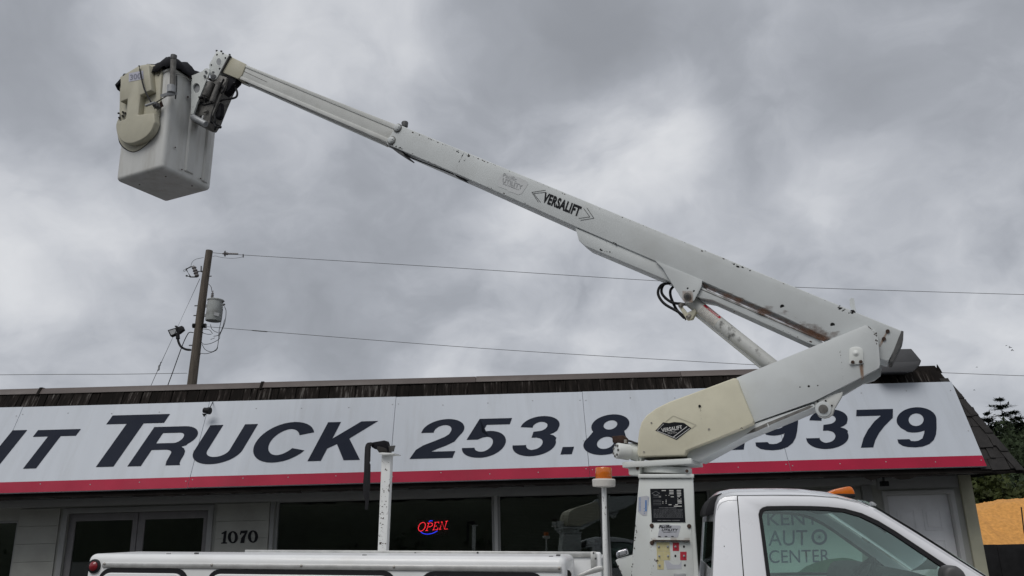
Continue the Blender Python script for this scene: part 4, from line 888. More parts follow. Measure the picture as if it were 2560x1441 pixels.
# worn edges, rust and soot on the boom
chips('paint_chips', zA((500, 258))[0], zA((1300, 580))[0], 60, UPL, ub, .002, .012, .004, 'rust_brown', along=2.0, side=1)
chips('paint_chips', zA((890, 428))[0], zA((1060, 490))[0], 26, UPL, ub, .003, .015, .006, 'hole_black', along=2.0, side=1)
chips('paint_chips', zA((985, 460))[0], zA((905, 615))[0], 16, UPL, ub, .002, .012, .0025, 'hole_black', along=2.6)
chips('paint_chips', zA((1030, 470))[0], zA((985, 545))[0], 10, UPL, ub, .002, .010, .0025, 'hole_black', along=2.6)
chips('paint_chips', zA((300, 400))[0], zA((400, 440))[0], 18, UPL, ub, .004, .02, .006, 'hole_black', along=1.5, side=-1)
chips('paint_chips', zA((410, 450))[0], zA((1610, 975))[0], 30, UPL, ub, .002, .010, .004, 'rust_brown', along=2.0, side=-1)
chips('paint_chips', zA((1300, 580))[0], zB((2050, 715))[0], 50, UPL, ub, .002, .012, .004, 'rust_brown', along=2.0, side=1)
chips('paint_chips', zB((1220, 380))[0], zB((1380, 445))[0], 22, UPL, ub, .003, .016, .006, 'hole_black', along=2.0, side=1)
chips('paint_chips', zB((1970, 712))[0], zB((2025, 728))[0], 14, UPL, ub, .006, .022, .007, 'hole_black', along=1.6)
chips('paint_chips', zB((2055, 742))[0], zB((2105, 758))[0], 12, UPL, ub, .006, .022, .005, 'hole_black', along=1.6)
chips('paint_chips', zB((330, 235))[0], zB((440, 262))[0], 10, UPL, ub, .003, .014, .004, 'hole_black', along=1.6)
chips('paint_chips', zB((275, 308))[0], zB((370, 330))[0], 12, back(UPL, .014), ub, .003, .014, .004, 'hole_black', along=1.6, side=-1)
chips('paint_chips', zB((1000, 650))[0], zB((1780, 965))[0], 36, back(UPL, .014), ub, .002, .012, .006, 'rust_brown', along=2.0, side=-1)
decal_fade('rust_stain', zB((1020, 500), (2020, 890), (1870, 950), (1010, 570)), UPL, 'rust_stain', ub, 24, 8, lambda u, v: (-.10+.60*v+.25*u)*(0 if u < .02 else 1))
decal_fade('rust_stain', zB((1010, 535), (1880, 900), (1860, 960), (1010, 605)), back(UPL, .0125), 'rust_stain', ub, 24, 6, lambda u, v: (.45-.6*v+.15*u))
decal_fade('red_stain', zB((1560, 740), (2015, 880), (1880, 945), (1570, 800)), UPL, 'red_stain', ub, 20, 8, lambda u, v: -.35+.75*u*(.6+.4*v)-.9*abs(v-.75)*(1-u*.6), off=-.004)
decal_fade('rust_run', zB((2318, 880), (2332, 885), (2280, 990), (2262, 985)), UPL, 'rust_streak', ub, 5, 10, lambda u, v: (.55-.2*v)*(1-abs(u-.5)))
# printing on the boom
fp = plate('faded_sticker', zA((1318, 700), (1350, 665), (1400, 655), (1470, 690), (1500, 695), (1585, 735), (1594, 760), (1535, 850), (1500, 862), (1430, 835), (1410, 835), (1395, 815), (1310, 785), (1303, 765)), UPL, .0008, 'faded_patch', ub, off=-.0022)
text('Pacific', *zA((1352, 690), (1480, 738), (1364, 655)), UPL, 'decal_grey', ub, off=-.004, bold=.0); text('UTILITY', *zA((1348, 742), (1535, 815), (1356, 700)), UPL, 'decal_grey', ub, off=-.004, bold=.03)
text('EQUIPMENT', *zA((1352, 762), (1505, 824), (1355, 750)), UPL, 'decal_grey', ub, off=-.004, bold=.01)
text('VERSALIFT', (1354, 505), (1446, 543), (1363, 480), UPL, 'decal_black', ub, off=-.003, bold=.045)
bm = bmesh.new(); mpf = lambda x, y: on((x, y), back(UPL, -.003))
for s in (((1760, 818), (1629, 838), (1690, 932)), ((1760, 838), (1645, 850), (1712, 935)), ((2150, 985), (2217, 1084), (2090, 1104)), ((2120, 990), (2178, 1071), (2073, 1086))): add_stroke(bm, zA(*s), 1.0, mpf)
fin(bm, 'logo_chevrons', 'decal_black', ub)
# tip rollers of the outer boom
for q, r_ in (((358, 231), 30), ((300, 349), 30)):
    c = zA(q)[0]; lathe('roller_ring', on(c, UPL), BN, ((.045, -.01), (.045, .006), (.03, .007)), 'grimy_metal', ub, 20); lathe('roller_cap', on(c, UPL), BN, ((.036, -.01), (.036, .012), (.032, .014), (.032, .024), (.027, .028), (.002, .029)), 'boom_white', ub, 20)
    for dx in (-.012, .012): cc = on(c, back(UPL, -.029))+V((dx*.5, 0, dx)); cyl('cap_screw', cc, cc+BN*.003, .004, 'hole_black', ub, n=6)
lathe('roller_cap', on(zA((425, 200))[0], back(UPL, UW*.6)), V((0, 0, 1)), ((.03, -.02), (.034, .02), (.03, .03), (.002, .032)), 'dark_metal', ub, 16)
plate('tip_bracket', zA((250, 372), (345, 415), (420, 478), (415, 488), (350, 450), (262, 392)), back(UPL, .02), UW-.04, 'dark_metal', ub)
plate('hose_guard', zA((876, 652), (900, 655), (968, 690), (1010, 735), (985, 725), (915, 690)), back(UPL, .06), .06, 'black_rubber', ub)
plate('under_hose', zA((420, 478), (880, 660), (882, 668), (420, 488)), back(UPL, .05), .02, 'black_rubber', ub)

# ---- lift cylinder and its hoses
CPL = back(BP, .16)
c0, c1 = on(zB((915, 650))[0], CPL), on((1975, 951), CPL); ca = (c1-c0).normalized()
lc = cyl('lift_cylinder', c0, c1, .052, 'inner_boom_white', trk, n=28, bevel=.006)
rod_off = (V((0, 0, -1))-ca*V((0, 0, -1)).dot(ca)).normalized()
tube('cylinder_pipe', [c0+ca*.10+rod_off*.075, c0+ca*.13+rod_off*.062, c1-ca*.05+rod_off*.062], .009, 'inner_boom_white', lc, smooth=False)
CF = back(CPL, -.054)
# danger label wrapped on the cylinder
def on_cyl(u, v, r_=.0535):      # u: metres along, v: degrees round from the viewer's side
    s = (BN-ca*BN.dot(ca)).normalized(); t = ca.cross(s).normalized(); return c0+ca*u+(s*math.cos(R(v))+t*math.sin(R(v)))*r_
def wrap(name, u0, u1, v0, v1, m_, r_=.0535, n=8):
    bm = bmesh.new(); g_ = [[bm.verts.new(on_cyl(u, v0+(v1-v0)*i/n, r_)) for i in range(n+1)] for u in (u0, u1)]
    for i in range(n): bm.faces.new((g_[0][i], g_[0][i+1], g_[1][i+1], g_[1][i]))
    return fin(bm, name, m_, lc, smooth=True)
tsgn = 1 if on_cyl(0, 90).z > c0.z else -1
wrap('danger_label', .13, .30, -58*tsgn, 62*tsgn, 'label_paper'); wrap('label_heading', .135, .295, 30*tsgn, 58*tsgn, 'decal_red', .0542)
bm = bmesh.new(); me = txt_mesh('DANGER', .01); xs = [v.co.x for v in me.vertices]; x1 = max(xs); ys = [v.co.y for v in me.vertices]; y0, y1 = min(ys), max(ys)
for v in me.vertices: v.co = on_cyl(.17+.11*v.co.x/x1, (34+20*(v.co.y-y0)/(y1-y0))*tsgn, .0550)
me.materials.clear(); link('label_heading_print', me, 'decal_white', lc); bm.free()
bm = bmesh.new()
for k in range(7):
    v = (22-k*11)*tsgn; u = .14
    while u < .285:
        wv = random.uniform(.008, .03); e = min(u+wv, .287); bm.faces.new([bm.verts.new(on_cyl(*q, .0543)) for q in ((u, v), (e, v), (e, v+3.2*tsgn), (u, v+3.2*tsgn))]); u = e+.006
fin(bm, 'label_print', 'decal_grey', lc)
def wrapstain(name, u0, u1, v0, v1, m_, fade, nx=26, ny=10):
    me = bpy.data.meshes.new(name); vs, fs, fd = [], [], []
    for j in range(ny+1):
        for i in range(nx+1): u, v = i/nx, j/ny; vs.append(on_cyl(u0+(u1-u0)*u, v0+(v1-v0)*v, .0537)); fd.append(fade(u, v))
    for j in range(ny):
        for i in range(nx): k = j*(nx+1)+i; fs.append((k, k+1, k+nx+2, k+nx+1))
    me.from_pydata(vs, [], fs); at = me.attributes.new('fade', 'FLOAT', 'POINT')
    for i, x in enumerate(fd): at.data[i].value = x
    link(name, me, m_, lc)
wrapstain('grime', .30, (c1-c0).length-.1, -80, 80, 'grime_stain', lambda u, v: .50-.75*abs(v-.45)-.15*u)
plate('port_block', zB((840, 700), (862, 690), (905, 745), (960, 715), (968, 740), (940, 790), (900, 795)), back(CPL, -.05), .05, 'cream_fiberglass', lc, bevel=.005)
for w_, pts in enumerate((((900, 790), (840, 740), (740, 680), (697, 610), (720, 550), (785, 535)), ((880, 685), (790, 670), (725, 610), (735, 550), (790, 530)), ((895, 795), (830, 725), (790, 640), (785, 590), (805, 560)), ((905, 690), (860, 682), (800, 675), (745, 640)))):
    tube('hydraulic_hose', [on(p, back(CPL, -.03+.03*w_)) for p in zB(*pts)], .011, 'black_rubber', lc)
for q in ((850, 700), (905, 780)): cyl('hose_fitting', on(zB(q)[0], back(CPL, -.06)), on(zB((q[0]+22, q[1]-14))[0], back(CPL, -.04)), .016, 'zinc_bolt', lc, n=8)

# ---- inner telescoping boom
IPL = back(UPL, .03); IW = UW-.06
t1, t2 = (985, 312), (966, 352)
ipts = zTip((550, 480), (640, 250), (920, 370))+[(1010, 322), (985, 367)]+zTip((845, 570), (800, 585))
ib = plate('inner_boom', ipts, IPL, IW, 'inner_boom_white', trk, bevel=.006)
plate('boom_end_sleeve', zTip((553, 478), (655, 258), (700, 250), (920, 358), (925, 385), (870, 520), (830, 578), (800, 582)), back(IPL, -.012), IW+.024, 'bucket_cream', ib, bevel=.008)
plate('upper_rib', zTip((905, 380), (930, 385))+[(1000, 316), (997, 328)]+zTip((915, 410)), back(IPL, -.008), .01, 'inner_boom_white', ib, bevel=.003)
plate('lower_rib', zTip((845, 562), (862, 545))+[(990, 354), (986, 364)]+zTip((835, 585)), back(IPL, -.008), .01, 'inner_boom_white', ib, bevel=.003)
plate('channel_line', zTip((880, 470), (1250, 640), (1250, 632), (884, 462)), back(IPL, -.001), .002, 'grimy_metal', ib)
plate('under_rail', [(600, 200), (966, 362), (966, 366), (600, 204)], back(IPL, .09), .03, 'aluminium', ib)
hd = plate('tip_head', zTip((485, 170), (500, 165), (690, 235), (640, 290), (500, 560), (470, 595), (430, 605), (395, 590), (375, 400), (370, 375)), back(IPL, -.03), IW+.06, 'pedestal_white', ib, bevel=.006, seg=2)
plate('tip_trim', zTip((668, 240), (690, 230), (700, 245), (680, 250), (548, 490), (540, 480)), back(IPL, -.034), .02, 'dark_metal', ib)
ring_c = zTip((520, 330))[0]
plate('ring_plug', circ(ring_c, 8.5, 10.5, 24), back(IPL, -.032), .004, 'pedestal_white', ib, holes=[circ((ring_c[0]+1, ring_c[1]), 6.6, 8.8, 20)])
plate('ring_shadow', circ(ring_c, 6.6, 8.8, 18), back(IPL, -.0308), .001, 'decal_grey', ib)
for q in ((495, 222), (622, 272), (410, 378), (535, 432), (440, 490), (585, 205)): cyl('tip_bolt', on(zTip(q)[0], back(IPL, -.036)), on(zTip(q)[0], back(IPL, -.028)), .010, 'dark_metal', ib, n=8)
cyl('tip_pin', on(zTip((445, 555))[0], back(IPL, -.05)), on(zTip((445, 555))[0], back(IPL, -.02)), .030, 'grey_metal', ib, n=16, bevel=.003)
for q in ((490, 172), (560, 180), (685, 232)): cyl('top_bolt', on(zTip(q)[0], back(IPL, .03)), on(zTip(q)[0], back(IPL, .03))+V((0, 0, .012)), .012, 'dark_metal', ib, n=8)

# ---- bucket
tipP = on(zTip((400, 500))[0], IPL)
YB = tipP.y-.17
B_ = atY((404, 417), YB); hpl = (B_, V((0, 0, 1)))
A_ = on((288, 451), hpl); C_ = on((540, 471), hpl)
e1 = (A_-B_); w1 = e1.length; e1.normalize(); e2 = (C_-B_); e2 = (e2-e1*e2.dot(e1)); w2 = min((C_-B_).length, .76); e2.normalize()
hB = (atY((404, 168), YB)).z-B_.z
def KB(a, c, b):     # a along left face, c along right face, b up; slight flare to the rim
    f = 1+.025*b/hB; return B_+e1*((a-w1/2)*f+w1/2)+e2*((c-w2/2)*f+w2/2)+V((0, 0, b))
bk = box('bucket', KB, 0, w1, 0, w2, -.015, hB-.01, 'bucket_white', trk, bevel=.05, seg=5)
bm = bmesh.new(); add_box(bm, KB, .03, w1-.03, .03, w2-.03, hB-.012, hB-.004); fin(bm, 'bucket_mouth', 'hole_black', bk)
# flanged rim
bm = bmesh.new(); rimp = [KB(-.012, -.012, 0), KB(w1+.012, -.012, 0), KB(w1+.012, w2+.012, 0), KB(-.012, w2+.012, 0)]
box('bucket_rim', KB, -.014, w1+.014, -.014, w2+.014, hB-.05, hB-.016, 'bucket_white', bk, bevel=.012, seg=3); bm.free()
FPL = (B_, (e2*-1+V((0, 0, -.02))).normalized())                 # left face (faces the viewer's left)
GPL = (B_, (e1*-1+V((0, 0, -.02))).normalized())                 # right face
ctl0 = zBk((192, 330), (345, 238), (415, 225), (520, 240), (523, 300), (505, 640), (480, 740), (430, 830), (370, 890), (300, 925), (240, 905), (195, 860), (170, 790), (160, 720), (170, 680), (185, 650), (188, 520))
def smooth2(pts, i0, i1, k=4):      # round off part of an outline
    q = cat([(*p, 0) for p in pts[i0:i1]], k); return pts[:i0]+[(p.x, p.y) for p in q]+pts[i1:]
ctl0 = smooth2(ctl0, 5, 15)
cc0 = plate('control_cover', ctl0, back(FPL, -.012), .03, 'bucket_cream', bk, bevel=.006)
plate('cover_gasket', smooth2(zBk((527, 250), (512, 640), (487, 742), (437, 834), (375, 894), (300, 930), (236, 910), (190, 864), (174, 800), (300, 800), (400, 600), (500, 250)), 1, 9), back(FPL, -.003), .004, 'black_rubber', bk)
raised = zBk((194, 330), (345, 242), (418, 226), (440, 435), (352, 475), (330, 632), (400, 622), (462, 616), (468, 690), (440, 760), (390, 815), (320, 850), (270, 862), (210, 845), (172, 790), (162, 730), (170, 688), (236, 662), (250, 505), (192, 530))
raised = smooth2(raised, 8, 17)
plate('raised_cover', raised, back(FPL, -.085), .08, 'bucket_cream', bk, bevel=.014, seg=3)
stp = back(FPL, -.0865)
plate('number_sticker', zBk((262, 300), (350, 283), (378, 278), (380, 345), (262, 368)), stp, .001, 'sticker_violet', bk, off=-.001)
text('300', *zBk((272, 356), (360, 340), (272, 312)), stp, 'print_violet', bk, off=-.003, bold=.02)
for q in ((180, 620), (185, 655), (215, 610), (212, 640), (235, 618)): cyl('latch_bolt', on(zBk(q)[0], back(FPL, -.05)), on(zBk(q)[0], back(FPL, -.01)), .012, 'dark_metal', bk, n=6)
for q in ((505, 275), (508, 298), (498, 318), (470, 580)): cyl('cover_rivet', on(zBk(q)[0], back(FPL, -.018)), on(zBk(q)[0], back(FPL, -.01)), .006, 'rusty_bolt', bk, n=6)
# ribs, drain dots and tool holder on the right face
def rib(u0, u1, top, bot):
    a = w2*u0; b = w2*u1
    bm = bmesh.new(); add_hexa(bm, [KB(-.022, a, hB*bot), KB(-.022, b, hB*bot), KB(.0, b+.02, hB*bot), KB(.0, a-.02, hB*bot), KB(-.022, a, hB*top), KB(-.022, b, hB*top), KB(.0, b+.02, hB*top), KB(.0, a-.02, hB*top)]); fin(bm, 'bucket_rib', 'bucket_white', bk, bevel=.008)
rib(.44, .58, .97, .06); rib(.80, .88, .80, .04)
for q in ((736, 490), (742, 330), (688, 1070), (838, 1142), (635, 893)): cyl('drain_plug', on(zBk(q)[0], back(GPL, -.03)), on(zBk(q)[0], back(GPL, -.0)), .011 if q[1] in (490, 330) else .007, 'rusty_bolt', bk, n=8)
for q in ((350, 1180), (770, 1190), (560, 1115)): c = on(zBk(q)[0], hpl); cyl('drain_plug', c-V((0, 0, .020)), c+V((0, 0, .02)), .009, 'rusty_bolt', bk, n=8)
tl = on(zBk((620, 190))[0], back(GPL, -.07)); tl2 = on(zBk((612, 400))[0], back(GPL, -.07))
th_ = cyl('tool_tube', tl2, tl, .030, 'grimy_metal', bk, n=14); cyl('tube_cap', tl, tl+V((0, 0, .05)), .034, 'dark_metal', bk, n=14)
cyl('tube_clamp', on(zBk((606, 400))[0], back(GPL, -.07)), on(zBk((603, 455))[0], back(GPL, -.07)), .046, 'grey_metal', bk, n=14)
tube('tool_rod', [on(p, back(GPL, -.06)) for p in zBk((645, 310), (645, 400), (636, 505))], .008, 'dark_metal', bk)
tube('control_rod', [on(zBk((600, 462))[0], back(GPL, -.05)), on(zBk((470, 540))[0], back(FPL, -.08))], .008, 'dark_metal', bk)
tube('control_rod', [on(p, back(FPL, -.115)) for p in zBk((345, 240), (385, 420), (440, 530))], .0085, 'black_rubber', bk)
cyl('rod_handle', on(zBk((398, 560))[0], back(FPL, -.12)), on(zBk((470, 535))[0], back(FPL, -.11)), .014, 'grey_metal', bk, n=10)
plate('pivot_block', zBk((440, 540), (480, 525), (490, 560), (460, 575)), back(FPL, -.09), .06, 'dark_metal', bk, bevel=.004)
plate('orange_tag', zBk((510, 535), (525, 520), (543, 565), (520, 575)), back(GPL, -.004), .004, 'rust_brown', bk)
plate('base_clamp', zBk((563, 455), (650, 455), (650, 470), (566, 474)), back(GPL, -.09), .09, 'grey_metal', bk)
# platform mount: side plate, rotator and hoses
MPL = back(IPL, -.08)
mp_ = plate('mount_plate', zTip((110, 540), (135, 530), (265, 475), (325, 430), (350, 425), (378, 440), (382, 480), (345, 580), (190, 960), (140, 1110), (105, 1115)), MPL, .02, 'pedestal_white', trk, holes=[[p for p in circ(zTip((185, 722))[0], 9, 12.3, 22)]], bevel=0)
plate('plate_hole_back', circ(zTip((185, 722))[0], 9.6, 13, 20), back(MPL, .026), .003, 'decal_grey', mp_)
for q in ((328, 480), (310, 545), (440, 490)): cyl('mount_bolt', on(zTip(q)[0], back(MPL, -.02)), on(zTip(q)[0], MPL), .014, 'grey_metal', mp_, n=10)
rot = plate('rotator', zTip((350, 590), (520, 520), (640, 560), (620, 680), (510, 930), (400, 1210), (330, 1310), (280, 1300), (100, 1210), (110, 1140), (190, 1000)), back(MPL, .06), .16, 'grimy_metal', trk, bevel=.012)
cyl('rotator_barrel', on(zTip((130, 1160))[0], back(MPL, .0)), on(zTip((330, 1270))[0], back(MPL, .02)), .035, 'grey_metal', rot, n=16, bevel=.006)
cyl('rotator_barrel', on(zTip((410, 640))[0], back(MPL, .02)), on(zTip((330, 850))[0], back(MPL, .02)), .04, 'grimy_metal', rot, n=16, bevel=.006)
cyl('level_cylinder', on(zTip((530, 640))[0], back(MPL, .03)), on(zTip((420, 930))[0], back(MPL, .03)), .03, 'grimy_metal', rot, n=14)
cyl('t_handle', on(zTip((290, 1140))[0], back(MPL, .01)), on(zTip((265, 1230))[0], back(MPL, .01)), .012, 'aluminium', rot, n=8)
cyl('rod_end', on(zTip((350, 610))[0], back(MPL, .01)), on(zTip((420, 655))[0], back(MPL, .01)), .014, 'grey_metal', rot, n=8)
rh = random.Random(9)
for _ in range(26):
    q = zTip((rh.uniform(170, 560), rh.uniform(560, 1150)))[0]
    if (q[0]-460)*6.005 > 640-(q[1]-100)*6.005*.33+60: continue
    c = on(q, back(MPL, rh.uniform(.03, .07))); d_ = V((rh.uniform(-1, 1), rh.uniform(-.6, .2), rh.uniform(-1, 1))).normalized()
    cyl('fitting', c, c+d_*rh.uniform(.03, .07), rh.uniform(.010, .022), rh.choice(('grimy_metal', 'dark_metal', 'black_rubber')), rot, n=8)
plate('hose_bundle', zTip((600, 540), (790, 580), (780, 625), (700, 700), (690, 725), (640, 780), (560, 850), (540, 920), (520, 900), (540, 830), (560, 720), (530, 650)), back(MPL, .09), .09, 'black_cloth', rot, bevel=.012)
plate('hose_bundle', zTip((500, 900), (545, 930), (555, 1000), (545, 1130), (520, 1175), (480, 1185), (465, 1160), (470, 1000)), back(MPL, .09), .06, 'black_cloth', rot, bevel=.012)
for pts in (((750, 640), (775, 720), (800, 800), (780, 860), (700, 885), (600, 895), (548, 918)), ((430, 920), (395, 960), (300, 975), (250, 940)), ((470, 980), (420, 1120), (400, 1220), (440, 1250), (465, 1230), (460, 1100)), ((440, 1240), (470, 1300), (465, 1355)), ((470, 1260), (545, 1300), (540, 1318), (470, 1300)), ((380, 870), (400, 780), (470, 730), (540, 740)), ((520, 640), (470, 690), (440, 760), (360, 800)), ((600, 590), (560, 680), (600, 740), (560, 800))):
    tube('control_hose', [on(p, back(MPL, .05+rh.uniform(-.02, .03))) for p in zTip(*pts)], .0115, 'black_rubber', rot)
# ================================================================== cab
tau = R(8)
CN = (-LAT*math.cos(tau)+TUP*math.sin(tau)).normalized()
CB = (on((1850, 1441), lane(.12)), CN)
def mir(p): return p+LAT*(TW-2*(p-tp0).dot(LAT))
def mirs(l): return [[mir(p) for p in q] for q in l]
side = [(1776, 1520), (1782, 1441), (1788, 1290), (1792, 1262), (1799, 1249), (1812, 1242), (1842, 1239), (1930, 1238), (2028, 1239), (2092, 1244), (2150, 1256), (2184, 1269), (2290, 1331), (2470, 1446), (2520, 1478), (2525, 1520)]
sealo = zCab((175, 905), (120, 470), (80, 170), (95, 120), (130, 92), (180, 78), (450, 74), (700, 76), (900, 84), (1100, 106), (1300, 160), (1500, 252), (1700, 372), (2330, 790))+[(2436, 1464), (2438, 1482), (1923, 1490)]
seali = zCab((218, 905), (160, 470), (120, 192), (135, 145), (160, 126), (195, 120), (450, 117), (700, 119), (900, 126), (1090, 146), (1290, 202), (1490, 298), (1690, 420), (2290, 822))+[(2420, 1464), (2424, 1474), (1932, 1481)]
l3 = [[on(p, CB) for p in q] for q in (side, sealo)]
cab = solid('cab', l3, -CN*.035, 'cab_white', trk, bevel=.006, seg=2)
def mvec(v): return v-LAT*2*v.dot(LAT)
solid('far_side', mirs(l3), mvec(-CN*.035), 'cab_white', cab)
sl = [[on(p, back(CB, -.003)) for p in q] for q in (sealo, seali)]
solid('window_seal', sl, -CN*.03, 'black_rubber', cab, bevel=0); solid('window_seal', mirs(sl), mvec(-CN*.03), 'black_rubber', cab)
gl = [[on(p, back(CB, .012)) for p in seali]]
solid('side_window', gl, -CN*.004, 'cab_glass', cab); solid('side_window', mirs(gl), mvec(-CN*.004), 'cab_glass', cab)
def seam(pts, w_, m_='black_rubber', off=-.0008, plane=CB, name='door_seam'):
    bm = bmesh.new(); add_stroke(bm, pts, w_, lambda x, y: on((x, y), back(plane, off))); return fin(bm, name, m_, cab)
seam([(1843, 1240), (1846, 1275), (1859, 1441), (1864, 1515)], 2.6)
seam([(1843, 1240), (1930, 1239.5), (2028, 1240.5), (2090, 1245.5), (2148, 1258), (2172, 1268)], 1.1, 'decal_grey')
seam(zF((320, 222), (250, 224), (205, 238), (180, 262), (165, 300)), 1.0, 'decal_grey')
for k, dy in ((0, 4.0), (1, 9.5)): seam([(2184, 1262+dy), (2290, 1327+dy), (2470, 1441+dy), (2522, 1474+dy)], 3.6 if k == 0 else 2.2, 'black_rubber' if k == 0 else 'cab_white', -.002-.002*k, name='pillar_trim')
# roof skin
edge = [(1788, 1290), (1792, 1262), (1799, 1249), (1812, 1242), (1842, 1238.5), (1890, 1238), (1930, 1237.5), (1980, 1237.5), (2028, 1238.5), (2092, 1243.5), (2150, 1255.5), (2184, 1268.5)]
hts = [.0, .022, .045, .055, .062, .064, .064, .064, .062, .056, .045, .035]
bm = bmesh.new(); g_ = []
for p, h in zip(edge, hts):
    a = on(p, back(CB, .002)); b = mir(a); g_.append([bm.verts.new(a.lerp(b, t)+TUP*h*(1-abs(2*t-1)**3.2)) for t in [0, .015, .04, .08, .15, .25, .38, .5, .62, .75, .85, .92, .96, .985, 1]])
for r0, r1 in zip(g_, g_[1:]):
    for i in range(len(r0)-1): bm.faces.new((r0[i], r0[i+1], r1[i+1], r1[i]))
fin(bm, 'roof_skin', 'cab_white', cab, smooth=True)
# headliner keeps the inside dark
bm = bmesh.new(); q = [on(p, back(CB, .05)) for p in ((1805, 1256), (1930, 1250), (2090, 1256), (2170, 1278))]
g_ = [[bm.verts.new(a), bm.verts.new(mir(a))] for a in q]
for r0, r1 in zip(g_, g_[1:]): bm.faces.new((r0[0], r0[1], r1[1], r1[0]))
fin(bm, 'headliner', 'seat_cloth', cab)
# rear wall with window
ra, rb_ = on((1788, 1290), back(CB, .01)), on((1779, 1520), back(CB, .01))
solid('rear_wall', [[ra, mir(ra), mir(rb_), rb_], [ra.lerp(mir(ra), t)*(1-s)+rb_.lerp(mir(rb_), t)*s for t, s in ((.1, .06), (.9, .06), (.9, .62), (.1, .62))]], DIR*.03, 'cab_white', cab)
solid('rear_window', [[ra.lerp(mir(ra), t)*(1-s)+rb_.lerp(mir(rb_), t)*s+DIR*.006 for t, s in ((.09, .05), (.91, .05), (.91, .63), (.09, .63))]], DIR*.005, 'cab_glass', cab)
plate('rear_visor', zF((72, 335), (80, 290), (95, 250), (120, 210), (150, 182), (205, 164), (190, 200), (160, 260), (140, 330), (100, 345)), lane(.35), .9, 'black_rubber', cab, bevel=.008)
# windscreen
bm = bmesh.new(); g_ = []
for p in ((2182, 1262), (2290, 1327), (2400, 1397), (2520, 1474)):
    a = on(p, back(CB, .015)); b = mir(a); g_.append([bm.verts.new(a.lerp(b, t)+(DIR*.5+TUP*.5)*.10*(1-(2*t-1)**2)) for t in [i/12 for i in range(13)]])
for r0, r1 in zip(g_, g_[1:]):
    for i in range(12): bm.faces.new((r0[i], r0[i+1], r1[i+1], r1[i]))
fin(bm, 'windscreen', 'cab_glass', cab, smooth=True)
plate('visor_corner', zCab((1405, 20), (1440, 25), (1480, 55), (1460, 85), (1430, 60)), back(CB, .02), .05, 'grey_metal', cab, bevel=.002)
# lower cab, bonnet, nose
aC0 = loc((1779, 1500), .12)[0]; aC1 = loc((2520, 1500), .12)[0]; bB = loc((2100, 1505), .12)[1]
lowc = box('cab_lower', T, aC0, aC1, .10, TW-.10, GB+.50, bB, 'cab_white', cab, bevel=.03, seg=3)
box('bonnet', T, aC1+.004, aC1+1.15, .14, TW-.14, GB+.62, bB-.03, 'cab_white', cab, bevel=.11, seg=4)
box('front_bumper', T, aC1+1.16, aC1+1.32, .1, TW-.1, GB+.42, GB+.66, 'chrome', trk, bevel=.03)
box('grille', T, aC1+1.152, aC1+1.17, .55, TW-.55, GB+.70, bB-.15, 'dark_metal', trk, bevel=.01)
for c_ in (.2, TW-.5): box('headlamp', T, aC1+1.152, aC1+1.175, c_, c_+.3, GB+.78, bB-.17, 'chrome', trk, bevel=.01)
box('chassis', T, aL+.1, aC1+1.1, .65, TW-.65, GB+.45, GB+.64, 'dark_metal', trk, bevel=.01)
def wheel(a, c, s):
    o = T(a, c, GB+.40)
    t_ = lathe('wheel', o, LAT*s, ((.20, -.11), (.36, -.11), (.40, -.08), (.40, .08), (.36, .11), (.21, .11)), 'tyre', trk, 28)
    lathe('rim', o, LAT*s, ((.205, -.09), (.215, -.05), (.12, -.04), (.10, -.08), (.02, -.085)), 'aluminium', t_, 24)
for a in (aC1+.55, -1.75): wheel(a, .20, 1); wheel(a, TW-.20, -1)
# steering wheel, dash, mirrors, seat
sc0 = on((2142, 1462), lane(.55)); sax = (DIR*-.80+TUP*.60).normalized(); sx, sy = frame_of(sax)
bm = bmesh.new(); add_tube(bm, [sc0+(sx*math.cos(2*math.pi*i/28)+sy*math.sin(2*math.pi*i/28))*.19 for i in range(29)], .017, 8); add_tube(bm, [sc0-sx*.18, sc0+sx*.18], .016, 6); fin(bm, 'steering_wheel', 'black_rubber', cab, smooth=True)
plate('dashboard', zCab((1500, 905), (1560, 860), (1680, 845), (1900, 850), (2080, 905))+[(2420, 1500), (2180, 1500)], lane(.3), TW-.6, 'dark_metal', cab, bevel=.02)
a0 = loc((1800, 1460), .3)[0]; box('bench_seat', T, a0+.04, a0+.22, .25, TW-.25, bB-.5, loc((1850, 1452), .3)[1], 'seat_cloth', cab, bevel=.05, seg=3)
mr_ = plate('door_mirror', zCab((2285, 960), (2284, 870), (2295, 825), (2325, 795), (2370, 784), (2430, 786), (2480, 806), (2525, 860), (2560, 930), (2590, 1000), (2600, 1300), (2290, 1300)), lane(-.10), .14, 'dark_metal', cab, bevel=.03, seg=3)
mm = [[on(p, lane(TW+.02)) for p in zCab((1420, 1000), (1410, 760), (1440, 720), (1500, 730), (1570, 860), (1570, 1000))]]
solid('door_mirror', mm, LAT*.14, 'black_rubber', cab, bevel=.01)
lm = plate('roof_marker_lamp', zF((1030, 160), (1085, 136), (1135, 124), (1175, 116), (1205, 113), (1222, 124), (1236, 150), (1243, 185), (1150, 200), (1040, 190)), lane(.75), .11, 'amber', cab, bevel=.02, seg=3)
plate('lamp_base', zF((1080, 170), (1245, 172), (1246, 200), (1080, 200)), lane(.735), .14, 'black_rubber', cab, bevel=.006)
for q in (((218, 580)), ((1565, 1123))): pass
chips('door_nick', zF((218, 578))[0], zF((222, 584))[0], 1, CB, cab, .006, .008, .001, 'hole_black')

